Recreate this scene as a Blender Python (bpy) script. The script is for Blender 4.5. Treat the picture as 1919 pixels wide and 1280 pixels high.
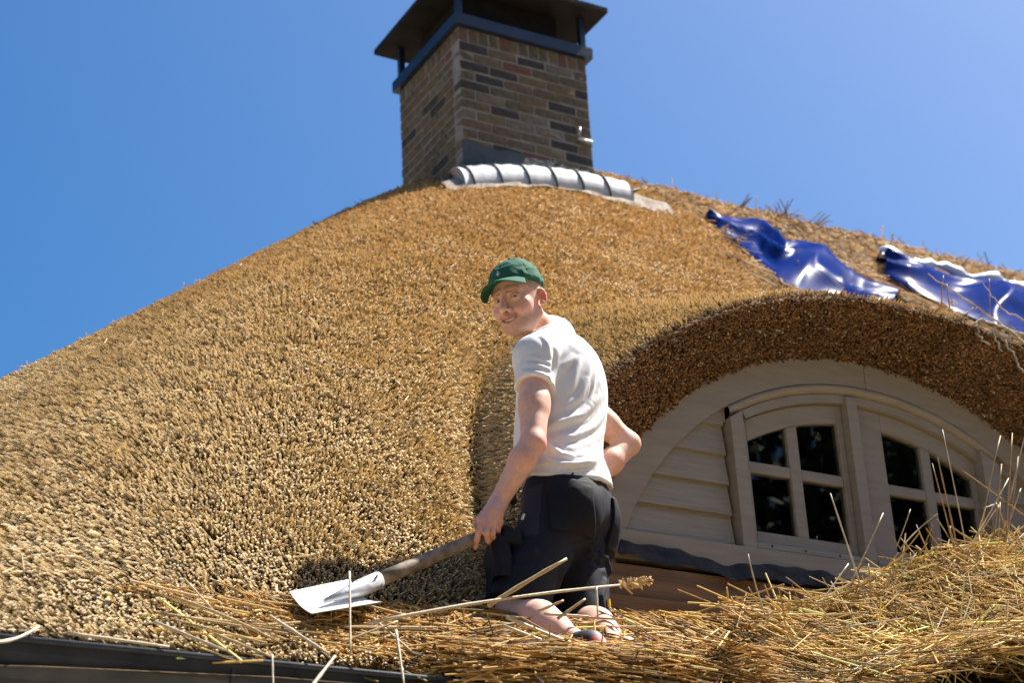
import bpy, bmesh, math, random
import numpy as np
from mathutils import Vector, Matrix

S = bpy.context.scene
COL = S.collection
for o in list(bpy.data.objects):
    bpy.data.objects.remove(o)

# ------------------------------------------------------------------ camera
CAM = np.array([0.0, 0.0, 1.6])
YAW, PITCH, ROLL = math.radians(30.18), math.radians(25.02), math.radians(-3.13)
FPX = 3676.0                                   # focal length in pixels of the 1919 wide photograph
_fw = np.array([math.sin(YAW)*math.cos(PITCH), math.cos(YAW)*math.cos(PITCH), math.sin(PITCH)])
_rt = np.array([math.cos(YAW), -math.sin(YAW), 0.0])
_up = np.cross(_rt, _fw)
CR = _rt*math.cos(ROLL) + _up*math.sin(ROLL)
CU = -_rt*math.sin(ROLL) + _up*math.cos(ROLL)
CF = _fw
cd = bpy.data.cameras.new('camera')
cd.sensor_width = 36.0
cd.lens = 36.0*FPX/1919.0
cd.clip_start = 0.1
cd.clip_end = 3000
cd.dof.use_dof = True
cd.dof.focus_distance = 6.3
cd.dof.aperture_fstop = 4.2
cam = bpy.data.objects.new('camera', cd)
COL.objects.link(cam)
cam.matrix_world = Matrix(((CR[0], CU[0], -CF[0], CAM[0]), (CR[1], CU[1], -CF[1], CAM[1]),
                           (CR[2], CU[2], -CF[2], CAM[2]), (0, 0, 0, 1)))
S.camera = cam

# ------------------------------------------------------------------ sky, sun, exposure
SUN_AZ, SUN_EL = math.radians(91), math.radians(58)     # azimuth measured from +Y towards +X
w = bpy.data.worlds.new('World')
S.world = w
w.use_nodes = True
nt = w.node_tree
nt.nodes.clear()
sky = nt.nodes.new('ShaderNodeTexSky')
sky.sky_type = 'NISHITA'
sky.sun_disc = False
sky.sun_elevation = SUN_EL
sky.sun_rotation = SUN_AZ
sky.air_density = 1.1
sky.dust_density = 3.0
sky.ozone_density = 4.5
bg = nt.nodes.new('ShaderNodeBackground')
bg.inputs['Strength'].default_value = 0.062
wo = nt.nodes.new('ShaderNodeOutputWorld')
hs = nt.nodes.new('ShaderNodeHueSaturation')
hs.inputs['Saturation'].default_value = 1.46
nt.links.new(sky.outputs[0], hs.inputs['Color'])
nt.links.new(hs.outputs[0], bg.inputs[0])
nt.links.new(bg.outputs[0], wo.inputs[0])

sl = bpy.data.lights.new('sun', 'SUN')
sl.energy = 5.0
sl.angle = math.radians(0.53)
sl.color = (1.0, 0.94, 0.85)
sun = bpy.data.objects.new('sun', sl)
COL.objects.link(sun)
SUND = Vector((math.sin(SUN_AZ)*math.cos(SUN_EL), math.cos(SUN_AZ)*math.cos(SUN_EL), math.sin(SUN_EL)))
sun.rotation_euler = SUND.to_track_quat('Z', 'Y').to_euler()
sun.location = (8, 2, 14)

S.view_settings.view_transform = 'Standard'
S.view_settings.look = 'None'
S.view_settings.exposure = 1.28
S.view_settings.gamma = 1.0
S.view_settings.use_curve_mapping = False
S.render.engine = 'CYCLES'
S.cycles.max_bounces = 6
S.cycles.diffuse_bounces = 3
S.cycles.use_denoising = True

# ------------------------------------------------------------------ helpers
rng = np.random.default_rng(7)
random.seed(7)

def ray(x, y):
    return CR*(x-959.5)/FPX - CU*(y-640)/FPX + CF

def at(x, y, Y):
    """place in the world at world depth Y seen along the sight line of pixel x, y of the photograph"""
    d = ray(x, y)
    return d*Y/d[1] + CAM

def nrm(v):
    v = np.asarray(v, float)
    return v/np.maximum(np.linalg.norm(v, axis=-1, keepdims=True), 1e-9)

def vnoise(P, seed=0):
    """smooth value noise in -1..1 for an (n,3) array"""
    P = np.asarray(P, float)
    i = np.floor(P).astype(np.int64)
    f = P - i
    f = f*f*(3-2*f)
    out = np.zeros(len(P))
    for a in (0, 1):
        for b in (0, 1):
            for c in (0, 1):
                h = (i[:, 0]+a)*73856093 ^ (i[:, 1]+b)*19349663 ^ (i[:, 2]+c)*83492791 ^ (seed*2654435)
                h = (h ^ (h >> 13))*1274126177 & 0x7fffffff
                h = (h ^ (h >> 11)) & 0xffff
                wgt = (f[:, 0] if a else 1-f[:, 0])*(f[:, 1] if b else 1-f[:, 1])*(f[:, 2] if c else 1-f[:, 2])
                out += wgt*(h/32767.5-1)
    return out

def fbm(P, seed=0, octv=3):
    r = np.zeros(len(P)); a = 1.0; P = np.asarray(P, float)
    for k in range(octv):
        r += a*vnoise(P, seed+k); P = P*2.03; a *= .5
    return r/1.75

def link(o, parent=None, kind=None, label=None, cat=None, group=None):
    COL.objects.link(o)
    if parent is not None:
        o.parent = parent
        o.matrix_parent_inverse = Matrix.Translation(-Vector(parent_loc(parent)))
    if kind: o['kind'] = kind
    if label: o['label'] = label
    if cat: o['category'] = cat
    if group: o['group'] = group
    return o

def parent_loc(p):
    l = Vector((0, 0, 0))
    q = p
    while q is not None:                      # every thing and part here is only ever moved, not turned
        l += q.location
        q = q.parent if q.parent is None else None
    return l

def thing(name, label, cat, loc=(0, 0, 0), group=None):
    o = bpy.data.objects.new(name, None)
    o.empty_display_size = 0.2
    o.location = loc
    return link(o, None, None, label, cat, group)

def mesh_np(name, V, F, mat=None, smooth=False, mats=None, midx=None):
    """mesh from a vertex array and a list / array of faces"""
    me = bpy.data.meshes.new(name)
    V = np.asarray(V, np.float32)
    if isinstance(F, np.ndarray):
        n, k = F.shape
        me.vertices.add(len(V)); me.vertices.foreach_set('co', V.ravel())
        me.loops.add(n*k); me.loops.foreach_set('vertex_index', F.astype(np.int32).ravel())
        me.polygons.add(n)
        me.polygons.foreach_set('loop_start', np.arange(0, n*k, k, dtype=np.int32))
        me.polygons.foreach_set('loop_total', np.full(n, k, np.int32))
        me.update(calc_edges=True)
    else:
        me.from_pydata(V.tolist(), [], F)
        me.update()
    for m in (mats or ([mat] if mat else [])):
        me.materials.append(m)
    if midx is not None:
        me.polygons.foreach_set('material_index', np.asarray(midx, np.int32))
    if smooth:
        me.polygons.foreach_set('use_smooth', np.ones(len(me.polygons), bool))
    return me

def ob(name, me, parent=None, **kw):
    return link(bpy.data.objects.new(name, me), parent, **kw)

def setcol(me, C, name='col'):
    a = me.attributes.new(name, 'FLOAT_COLOR', 'POINT')
    c = np.ones((len(me.vertices), 4), np.float32)
    c[:, :3] = C
    a.data.foreach_set('color', c.ravel())

class MB:
    """collects simple shapes and links them as one mesh object"""
    def __init__(self): self.V = []; self.F = []
    def add(self, V, F):
        n = len(self.V); self.V += [tuple(v) for v in V]; self.F += [tuple(i+n for i in f) for f in F]
        return self
    def box(self, a, b):
        x0, y0, z0 = a; x1, y1, z1 = b
        V = [(x0,y0,z0),(x1,y0,z0),(x1,y1,z0),(x0,y1,z0),(x0,y0,z1),(x1,y0,z1),(x1,y1,z1),(x0,y1,z1)]
        return self.add(V, [(3,2,1,0),(4,5,6,7),(0,1,5,4),(1,2,6,5),(2,3,7,6),(3,0,4,7)])
    def tube(self, pts, rad, n=8, cap=True):
        pts = [np.asarray(p, float) for p in pts]
        m = len(pts)
        if np.isscalar(rad): rad = [rad]*m
        V = []; prev = None
        for i in range(m):
            t = nrm(pts[min(i+1, m-1)]-pts[max(i-1, 0)])
            if prev is None:
                u = np.cross(t, (0, 0, 1) if abs(t[2]) < .9 else (1, 0, 0))
            else:
                u = prev - t*np.dot(prev, t)
            u = nrm(u); v = np.cross(t, u); prev = u
            for k in range(n):
                a = 2*math.pi*k/n
                V.append(pts[i]+rad[i]*(math.cos(a)*u+math.sin(a)*v))
        F = [(i*n+k, i*n+(k+1) % n, (i+1)*n+(k+1) % n, (i+1)*n+k) for i in range(m-1) for k in range(n)]
        if cap:
            F.append(tuple(range(n-1, -1, -1))); F.append(tuple((m-1)*n+k for k in range(n)))
        return self.add(V, F)
    def prism(self, poly, y0, y1):
        """polygon given in (x, z), pushed from y0 to y1"""
        n = len(poly)
        V = [(x, y0, z) for x, z in poly]+[(x, y1, z) for x, z in poly]
        F = [tuple(range(n)), tuple(range(2*n-1, n-1, -1))]+[(i, i+n, (i+1) % n+n, (i+1) % n) for i in range(n)]
        return self.add(V, F)
    def build(self, name, mat, parent=None, smooth=False, bevel=0, **kw):
        me = mesh_np(name, self.V, self.F, mat, smooth)
        bm = bmesh.new(); bm.from_mesh(me); bmesh.ops.recalc_face_normals(bm, faces=bm.faces); 
        if bevel: bmesh.ops.bevel(bm, geom=bm.edges[:], offset=bevel, segments=2, affect='EDGES', profile=.6)
        bm.to_mesh(me); bm.free()
        return ob(name, me, parent, **kw)

# ------------------------------------------------------------------ materials
def mat(name, col=(.5, .5, .5), rough=.7, metal=0, spec=.5):
    m = bpy.data.materials.new(name); m.use_nodes = True
    b = m.node_tree.nodes['Principled BSDF']
    b.inputs['Base Color'].default_value = (*col, 1)
    b.inputs['Roughness'].default_value = rough
    b.inputs['Metallic'].default_value = metal
    b.inputs['Specular IOR Level'].default_value = spec
    return m

def nodes(m): return m.node_tree.nodes, m.node_tree.links, m.node_tree.nodes['Principled BSDF']

def noise_mat(name, c1, c2, scale=8, rough=.75, bump=.2, bscale=40, spec=.4, metal=0, stretch=(1, 1, 1), bdist=.01, lo=.35, hi=.65):
    m = mat(name, c1, rough, metal, spec)
    N, L, b = nodes(m)
    tc = N.new('ShaderNodeTexCoord'); mp = N.new('ShaderNodeMapping'); mp.inputs['Scale'].default_value = stretch
    L.new(tc.outputs['Object'], mp.inputs[0])
    n = N.new('ShaderNodeTexNoise'); n.inputs['Scale'].default_value = scale; n.inputs['Detail'].default_value = 6
    L.new(mp.outputs[0], n.inputs['Vector'])
    r = N.new('ShaderNodeValToRGB'); r.color_ramp.elements[0].position = lo; r.color_ramp.elements[1].position = hi
    r.color_ramp.elements[0].color = (*c1, 1); r.color_ramp.elements[1].color = (*c2, 1)
    L.new(n.outputs[0], r.inputs[0]); L.new(r.outputs[0], b.inputs['Base Color'])
    if bump:
        n2 = N.new('ShaderNodeTexNoise'); n2.inputs['Scale'].default_value = bscale; n2.inputs['Detail'].default_value = 5
        L.new(mp.outputs[0], n2.inputs['Vector'])
        bp = N.new('ShaderNodeBump'); bp.inputs['Strength'].default_value = bump; bp.inputs['Distance'].default_value = bdist
        L.new(n2.outputs[0], bp.inputs['Height']); L.new(bp.outputs[0], b.inputs['Normal'])
    return m

def attr_mat(name, rough=.7, spec=.3, typ='GEOMETRY', bump=0, bscale=200, bdist=.002):
    m = mat(name, (1, 1, 1), rough, 0, spec)
    N, L, b = nodes(m)
    a = N.new('ShaderNodeAttribute'); a.attribute_type = typ; a.attribute_name = 'col'
    L.new(a.outputs['Color'], b.inputs['Base Color'])
    if bump:
        tc = N.new('ShaderNodeTexCoord')
        n2 = N.new('ShaderNodeTexNoise'); n2.inputs['Scale'].default_value = bscale; n2.inputs['Detail'].default_value = 4
        L.new(tc.outputs['Object'], n2.inputs['Vector'])
        bp = N.new('ShaderNodeBump'); bp.inputs['Strength'].default_value = bump; bp.inputs['Distance'].default_value = bdist
        L.new(n2.outputs[0], bp.inputs['Height']); L.new(bp.outputs[0], b.inputs['Normal'])
    return m

M_reed = attr_mat('reed_stubble', .7, .12, 'INSTANCER')
M_straw = attr_mat('straw', .45, .4, 'GEOMETRY')
M_under = noise_mat('inner_thatch_gap_shade', (.05, .033, .018), (.10, .07, .04), 40, .95, .6, 90, .1)  # thatch under the reeds, coloured near black as painted shade in the gaps
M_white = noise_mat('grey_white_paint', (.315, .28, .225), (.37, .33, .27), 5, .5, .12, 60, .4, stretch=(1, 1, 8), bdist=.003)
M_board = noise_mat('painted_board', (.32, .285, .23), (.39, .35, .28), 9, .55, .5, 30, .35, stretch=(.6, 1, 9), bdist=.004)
M_dark = mat('dark_room', (.015, .014, .013), .9)
M_blind = mat('window_blind', (.72, .74, .62), .9)
M_metal = noise_mat('zinc_gutter', (.045, .052, .062), (.075, .085, .097), 12, .45, .1, 30, .3, .3)
M_beam = noise_mat('raw_roof_timber', (.20, .12, .07), (.30, .19, .11), 6, .8, .4, 40, .2, stretch=(.4, 4, 4))
M_felt = noise_mat('black_lead_sheet', (.010, .011, .013), (.02, .021, .024), 10, .6, .5, 18, .3, bdist=.02)
M_mortar = noise_mat('mortar', (.20, .185, .165), (.30, .28, .25), 14, .95, .6, 60, .1)
M_lead = noise_mat('pale_lead', (.40, .415, .435), (.47, .48, .50), 7, .6, .25, 16, .25)
M_leadold = noise_mat('old_lead', (.03, .042, .046), (.055, .068, .07), 9, .6, .5, 18, .4, lo=.3, hi=.7)
M_hood = noise_mat('dark_blue_painted_steel', (.007, .015, .032), (.012, .023, .045), 8, .45, .2, 30, .5)
M_soot = noise_mat('sooty_steel', (.008, .0075, .0075), (.016, .014, .013), 8, .8, .3, 30, .2)
M_glass = mat('window_glass', (.02, .022, .02), .03, 0, .5)
M_rubber = mat('black_gasket', (.02, .02, .02), .6)
# ------------------------------------------------------------------ ground
g = MB(); g.add([(-300, -300, 0), (300, -300, 0), (300, 300, 0), (-300, 300, 0)], [(0, 1, 2, 3)])
M_bounce_ground = noise_mat('pale_bounce_ground', (.20, .165, .12), (.28, .23, .17), 3, .95, .5, 30, .1)  # unseen ground, invented as pale gravel to bounce warm light up from below
g.build('ground', M_bounce_ground, kind='structure')

# ------------------------------------------------------------------ roof as a height field
YE, ZE, SL = 4.6, 3.026, 1.02
XC = 4.87                              # centre line of the eyebrow dormer
YF, YO = 5.6, 5.35                     # dormer front wall, outer lip of the thatch over it
YR = 9.86                              # ridge
X_END = 6.72                           # new thatch stops here, stripped roof beyond

def smin(a, b, k):
    h = np.clip(.5+.5*(b-a)/k, 0, 1)
    return b*(1-h)+a*h-k*h*(1-h)
def smax(a, b, k): return -smin(-a, -b, k)
def sstep(a, b, x):
    t = np.clip((x-a)/(b-a), 0, 1); return t*t*(3-2*t)

def roof_main(X, Y):
    m = ZE+SL*(Y-YE)
    hp = ZE+1.0*(X+.127)
    z = smin(m, hp, 1.5)
    return smin(z, ZE+SL*(YR-YE)-1.0*(Y-YR), .25)

def lipB(X):
    return 1-(np.abs(X-4.95)/1.98)**2.3
Z_LIP0 = ZE+SL*(YO-YE)
def lip_z(X): return Z_LIP0+1.19*lipB(X)

def roof_new(X, Y):
    """surface of the new thatch, the swelling over the dormer included"""
    m = roof_main(X, Y)
    e = ZE+SL*(YO-YE)+1.10*lipB(X)+.42*(Y-YO)-np.maximum(Y-7.4, 0)*1.2-np.maximum(2.9-X, 0)*3
    fade = sstep(4.75, 5.3, Y)
    e = m+(e-m)*fade-(1-fade)*.5
    z = smax(m, e, .10)
    z = z+(.09*sstep(0, .22, e-m)-.045*np.exp(-((e-m+.02)/.07)**2))*sstep(4.9, 5.3, Y)*(1-sstep(6.5, 7.15, Y))
    return z

def stepdown(X, Y):
    """1 on the stripped part of the roof to the right"""
    edge = X_END+.10*np.sin(Y*2.3)+.05*np.sin(Y*7.)
    return sstep(edge, edge+.07, X)*(1-sstep(8.95, 9.3, Y)*.35)

def roof_z(X, Y):
    z = roof_new(X, Y)
    lo = roof_main(X, Y)-.20
    s = stepdown(X, Y)*sstep(0, .15, lo+.16-roof_new(X, Y)+.2)
    return z*(1-s)+(lo)*s

def pit(X, Y):
    return (X > 3.2) & (X < 6.6) & (Y < YO)

house = thing('thatched_house', 'thatched house with a brick chimney and an eyebrow dormer window in its reed roof', 'house', (4.5, 7.5, 0))

def heightmesh(xs, ys, zf, keep=None):
    X, Y = np.meshgrid(xs, ys)
    Z = zf(X, Y)
    V = np.stack([X, Y, Z], -1).reshape(-1, 3)
    ny, nx = X.shape
    I = np.arange(nx*ny).reshape(ny, nx)
    F = np.stack([I[:-1, :-1], I[:-1, 1:], I[1:, 1:], I[1:, :-1]], -1).reshape(-1, 4)
    if keep is not None:
        cx = V[F].mean(1)
        F = F[keep(cx[:, 0], cx[:, 1])]
    return V, F

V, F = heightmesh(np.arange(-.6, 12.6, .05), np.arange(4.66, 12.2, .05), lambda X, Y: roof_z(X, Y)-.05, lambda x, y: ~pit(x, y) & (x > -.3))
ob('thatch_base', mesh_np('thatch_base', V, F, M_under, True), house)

# lip of the thatch over the dormer: cut face between the outer lip and the arch of the wall
R_OUT, ZC = 1.437, 3.403+0.0
def arch(R, dx): return ZC+np.sqrt(np.maximum(R*R-dx*dx, 0))
NS = 80
ts = np.linspace(-1, 1, NS)
lipx = 4.95+ts*1.72
archx = XC+ts*1.32
def face_pt(t, s):
    """t along the lip -1..1, s from the lip (0) to the wall arch (1)"""
    lx = 4.95+t*1.72; ax = XC+t*1.325
    lp = np.stack([lx, np.full_like(lx, YO), roof_new(lx, np.full_like(lx, YO))], -1)
    ap = np.stack([ax, np.full_like(ax, YF+.02), np.maximum(ZC+np.sqrt(np.maximum(R_OUT**2-(ax-XC)**2, 0)), 3.6)-.015], -1)
    bul = .05*np.sin(np.pi*s)[..., None]
    return lp*(1-s[..., None])+ap*s[..., None]+np.array([0, -1.0, .3])*bul
ss = np.linspace(0, 1, 9)
Tg, Sg = np.meshgrid(ts, ss)
V = face_pt(Tg.ravel(), Sg.ravel())
I = np.arange(NS*9).reshape(9, NS)
F = np.stack([I[:-1, :-1], I[:-1, 1:], I[1:, 1:], I[1:, :-1]], -1).reshape(-1, 4)
Vi = V+np.array([0, .03, .03])-np.clip(1-Sg.ravel()/.3, 0, 1)[:, None]*np.array([0, -.03, .085])
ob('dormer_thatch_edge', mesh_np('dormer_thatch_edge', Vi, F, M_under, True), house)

# the sunk, stripped strip in front of the dormer, and its left cheek
def pit_z(X, Y): return ZE+SL*(Y-YE)-.36+.03*np.sin(X*5+Y*3)
V, F = heightmesh(np.arange(3.14, 8.2, .08), np.arange(4.55, 5.62, .07), pit_z)
ob('stripped_roof', mesh_np('stripped_roof', V, F, M_under, True), house)
ys = np.arange(4.66, 5.42, .04)
V = np.concatenate([np.stack([np.full_like(ys, 3.18), ys, roof_z(np.full_like(ys, 3.18), ys)-.03], -1),
                    np.stack([np.full_like(ys, 3.24), ys, pit_z(np.full_like(ys, 3.24), ys)-.1], -1)])
n = len(ys)
F = [(i, i+1, n+i+1, n+i) for i in range(n-1)]
ob('cut_thatch_cheek', mesh_np('cut_thatch_cheek', V, F, M_under), house)

# walls under the eaves (mostly outside the picture)
MB().box((1.2, 5.2, 0), (11.5, 11.2, 2.85)).build('wall', noise_mat('house_wall', (.30, .27, .23), (.38, .34, .29), 6, .9), house)

# ------------------------------------------------------------------ reeds: thousands of cut stubs as instanced stuff
def reed_cloud(name, P, D, length, radius, C, parent, material, kind='stuff', label=None, sides=5, cat=None, cut=0):
    """points with a direction, length, radius and colour; a cylinder stands on every one"""
    me = bpy.data.meshes.new(name)
    me.vertices.add(len(P)); me.vertices.foreach_set('co', np.asarray(P, np.float32).ravel())
    a = me.attributes.new('dirn', 'FLOAT_VECTOR', 'POINT'); a.data.foreach_set('vector', np.asarray(D, np.float32).ravel())
    sc = np.stack([radius, radius, length], -1).astype(np.float32)
    a = me.attributes.new('size', 'FLOAT_VECTOR', 'POINT'); a.data.foreach_set('vector', sc.ravel())
    setcol(me, C)
    ng = bpy.data.node_groups.new(name, 'GeometryNodeTree')
    ng.interface.new_socket('Geometry', in_out='INPUT', socket_type='NodeSocketGeometry')
    ng.interface.new_socket('Geometry', in_out='OUTPUT', socket_type='NodeSocketGeometry')
    N, L = ng.nodes, ng.links
    gi = N.new('NodeGroupInput'); go = N.new('NodeGroupOutput')
    cy = N.new('GeometryNodeMeshCylinder'); cy.inputs['Vertices'].default_value = sides
    cy.inputs['Radius'].default_value = 1; cy.inputs['Depth'].default_value = 1
    if cut:
        # slanting cut end: the top ring is pushed down on the upper side, as a dressed reed butt is
        pos = N.new('GeometryNodeInputPosition'); sx = N.new('ShaderNodeSeparateXYZ'); L.new(pos.outputs[0], sx.inputs[0])
        gt = N.new('ShaderNodeMath'); gt.operation = 'GREATER_THAN'; gt.inputs[1].default_value = 0; L.new(sx.outputs['Z'], gt.inputs[0])
        m1 = N.new('ShaderNodeMath'); m1.operation = 'MULTIPLY'; m1.inputs[1].default_value = -cut; L.new(sx.outputs['X'], m1.inputs[0])
        m2 = N.new('ShaderNodeMath'); m2.operation = 'MULTIPLY'; L.new(m1.outputs[0], m2.inputs[0]); L.new(gt.outputs[0], m2.inputs[1])
        cx = N.new('ShaderNodeCombineXYZ'); L.new(m2.outputs[0], cx.inputs['Z'])
        sp_ = N.new('GeometryNodeSetPosition'); L.new(cy.outputs['Mesh'], sp_.inputs['Geometry']); L.new(cx.outputs[0], sp_.inputs['Offset'])
        cy_out = sp_.outputs[0]
    else: cy_out = cy.outputs['Mesh']
    sm = N.new('GeometryNodeSetMaterial'); sm.inputs['Material'].default_value = material
    L.new(cy_out, sm.inputs['Geometry'])
    m2p = N.new('GeometryNodeMeshToPoints')
    L.new(gi.outputs[0], m2p.inputs[0])
    ip = N.new('GeometryNodeInstanceOnPoints')
    L.new(m2p.outputs[0], ip.inputs['Points']); L.new(sm.outputs[0], ip.inputs['Instance'])
    ad = N.new('GeometryNodeInputNamedAttribute'); ad.data_type = 'FLOAT_VECTOR'; ad.inputs['Name'].default_value = 'dirn'
    asz = N.new('GeometryNodeInputNamedAttribute'); asz.data_type = 'FLOAT_VECTOR'; asz.inputs['Name'].default_value = 'size'
    al = N.new('FunctionNodeAlignRotationToVector'); al.axis = 'Z'
    L.new(ad.outputs['Attribute'], al.inputs['Vector'])
    al2 = N.new('FunctionNodeAlignRotationToVector'); al2.axis = 'X'; al2.pivot_axis = 'Z'; al2.inputs['Vector'].default_value = (0, 0, 1)
    L.new(al.outputs[0], al2.inputs['Rotation']); L.new(al2.outputs[0], ip.inputs['Rotation']); L.new(asz.outputs['Attribute'], ip.inputs['Scale'])
    L.new(ip.outputs[0], go.inputs[0])
    o = ob(name, me, parent, kind=kind, label=label, cat=cat)
    md = o.modifiers.new('reeds', 'NODES'); md.node_group = ng
    return o

def grad_n(X, Y, zf, e=.03):
    zx = (zf(X+e, Y)-zf(X-e, Y))/(2*e); zy = (zf(X, Y+e)-zf(X, Y-e))/(2*e)
    n = nrm(np.stack([-zx, -zy, np.ones_like(X)], -1))
    s = np.hypot(zx, zy)
    down = nrm(np.stack([-zx/np.maximum(s, 1e-6), -zy/np.maximum(s, 1e-6), -s], -1))
    return n, down, np.sqrt(1+s*s)

def reed_colours(P, base, var=.22):
    n = len(P)
    c = np.array(base)[None, :]*np.ones((n, 1))
    big = fbm(P*1.1, 3); mid = fbm(P*6., 9)
    c = c*(1+.16*big+.18*mid+.14*vnoise(P*17., 12))[:, None]
    hue = rng.normal(0, 1, n)
    c[:, 0] *= 1+.05*hue; c[:, 2] *= 1-.14*hue
    c *= np.exp(rng.normal(0, var, n))[:, None]
    pale = rng.random(n) < .03
    c[pale] = np.array([.58, .52, .42])*np.exp(rng.normal(0, .15, (pale.sum(), 1)))
    dark = rng.random(n) < .15
    c[dark] *= .33
    return np.clip(c, .01, .8)

def scatter_roof(n):
    X = rng.uniform(-.3, X_END+.25, n); Y = rng.uniform(4.62, 9.9, n)
    nn, dn, ar = grad_n(X, np.where((X > 3.1) & (Y > YO-.02) & (Y < YO+.12), YO+.12, Y), roof_z)
    keep = ~pit(X, Y) & ~((X > 5.15) & (X < 6.25) & (Y > 9.38)) & (stepdown(X, Y) < .5)
    # seldom seen: the far side of the hip
    vis = (nn*(np.stack([X, Y, roof_z(X, Y)], -1)-CAM)).sum(-1) < 1.6
    dens = np.clip(ar/1.6, .3, 1)*np.clip(1.15-.055*(Y-4.6), .6, 1)
    keep &= vis & (rng.random(n) < dens)
    return X[keep], Y[keep], nn[keep], dn[keep]

X, Y, nn, dn = scatter_roof(800000)
P = np.stack([X, Y, roof_z(X, Y)], -1)
n = len(P)
# bundles: neighbouring reeds share their lean and stand a little proud of, or behind, the next bundle
lump = fbm(P*14., 21, 2)+.5*np.minimum(fbm(P*5., 22, 2)+.15, 0)*2; lean = np.stack([vnoise(P*5., 31), vnoise(P*5., 32), vnoise(P*5., 33)], -1)
D = nrm(nn*.74+dn*.60+lean*.13+rng.normal(0, .095, (n, 3))+np.clip((3.3-X)/1.8, 0, 1)[:, None]*np.array([-.60, .15, -.10]))
far = np.clip((Y-4.8)/5., 0, 1)
Ls = rng.uniform(.06, .085, n)
P = P+nn*(lump*.007+rng.normal(0, .0078, n))[:, None]-D*(Ls*.5-.006)[:, None]
Rr = rng.uniform(.0019, .0035, n)*(1+.60*far)
warm = np.array([.85, .655, .38]); coolc = np.array([.47, .355, .205])
C = reed_colours(P, (1, 1, 1))
up = np.clip((P[:, 2]-4.6)/2.6, 0, 1)[:, None]
left = sstep(3.2, 1.2, X)[:, None] if False else np.clip((3.4-X)/2.2, 0, 1)[:, None]
tone = warm*(1-left)+np.array([.90, .735, .48])*left
tone = tone*(1-up*.7)+np.array([.84, .57, .28])*up*.7
C = np.clip(C*tone, .012, .88)
reed_cloud('reed_thatch', P, D, Ls, Rr, C, house, M_reed, cut=.07)

# the steep flank beside the dormer front
n = 9000
X = rng.uniform(2.75, 3.2, n); Y = rng.uniform(4.7, 5.45, n)
nn, dn, ar = grad_n(X, Y, roof_z)
P = np.stack([X, Y, roof_z(X, Y)], -1)
P[:, 2] -= rng.random(n)*.05*(ar-1)
D = nrm(nn*.8+dn*.5+rng.normal(0, .2, (n, 3)))
reed_cloud('flank_reeds', P-D*.02, D, rng.uniform(.05, .075, n), rng.uniform(.0022, .0040, n), np.clip(reed_colours(P, (.60, .43, .22)), .01, .8), house, M_reed, cut=.07)

# loose longer reeds standing out of the dressed surface
X, Y, nn, dn = scatter_roof(2600)
P = np.stack([X, Y, roof_z(X, Y)], -1); n = len(P)
D = nrm(nn*.25+dn*.7+rng.normal(0, .45, (n, 3)))
Ls = rng.uniform(.03, .10, n)
P = P+nn*.010
reed_cloud('loose_reed_ends', P, D, Ls, rng.uniform(.0016, .0028, n), np.clip(reed_colours(P, (.58, .44, .25)), 0, .8), house, M_reed)

# cut face over the dormer
n = 60000
t = rng.uniform(-1, 1, n); s = rng.uniform(.05, 1, n)
P = face_pt(t, np.clip(s, 0, 1))
e = 1e-2
dt = face_pt(t+e, np.clip(s, 0, 1))-P; ds = face_pt(t, np.clip(s, 0, .98)+.02)-face_pt(t, np.clip(s, 0, .98))
fn = nrm(np.cross(ds, dt)); fn[fn[:, 1] > 0] *= -1
lean = np.stack([vnoise(P*6., 41), vnoise(P*6., 42), vnoise(P*6., 43)], -1)
side = nrm(np.stack([(t*.9), np.full(n, -.6), np.full(n, -.25)], -1))
D = nrm(fn*.75+side*.45+lean*.3+rng.normal(0, .16, (n, 3)))
Ls = rng.uniform(.04, .07, n)
P = P+D*(rng.normal(.0, .008, n)-Ls*.3*np.clip(s/.3, 0, 1))[:, None]
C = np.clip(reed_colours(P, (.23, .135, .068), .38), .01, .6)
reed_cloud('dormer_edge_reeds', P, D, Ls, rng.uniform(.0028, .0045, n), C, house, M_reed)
# cheek left of the dormer
n = 9000
Y = rng.uniform(4.7, 5.42, n); q = rng.random(n)
Pa = np.stack([np.full(n, 3.18), Y, roof_z(np.full(n, 3.18), Y)], -1); Pb = np.stack([np.full(n, 3.24), Y, pit_z(np.full(n, 3.24), Y)], -1)
P = Pa*(1-q[:, None])+Pb*q[:, None]
D = nrm(np.array([.45, -.75, -.35])+rng.normal(0, .2, (n, 3)))
reed_cloud('cheek_reeds', P, D, rng.uniform(.04, .08, n), rng.uniform(.0028, .0045, n), np.clip(reed_colours(P, (.38, .24, .12), .3), .01, .6), house, M_reed)

# ------------------------------------------------------------------ gutter along the eaves
gp = []
for a in np.linspace(math.radians(0), math.radians(180), 15):
    gp.append((YE+.085-.085*math.cos(a), ZE-.012-.105*math.sin(a)))
outer = [(y, z) for y, z in gp]; inner = [(YE+.085-.082*math.cos(a), ZE-.012-.101*math.sin(a)) for a in np.linspace(math.pi, 0, 15)]
prof = outer+inner
xs = [-2.2, 9.0]
V = [(x, y, z) for x in xs for y, z in prof]; m = len(prof)
F = [(i, (i+1) % m, m+(i+1) % m, m+i) for i in range(m)]
gut = MB().add(V, F).build('gutter', M_metal, house, smooth=False)
MB().tube([(-2.2, YE-.004, ZE-.006), (9, YE-.004, ZE-.006)], .0095, 10).build('gutter_bead', M_metal, gut, smooth=True)
for i, x in enumerate(np.arange(-1.3, 8.9, .62)):
    MB().tube([(x, YE+.085-.089*math.cos(a), ZE-.012-.110*math.sin(a)) for a in np.linspace(0.15, math.pi-.1, 9)], .006, 6).build('gutter_bracket', M_metal, gut)
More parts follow.
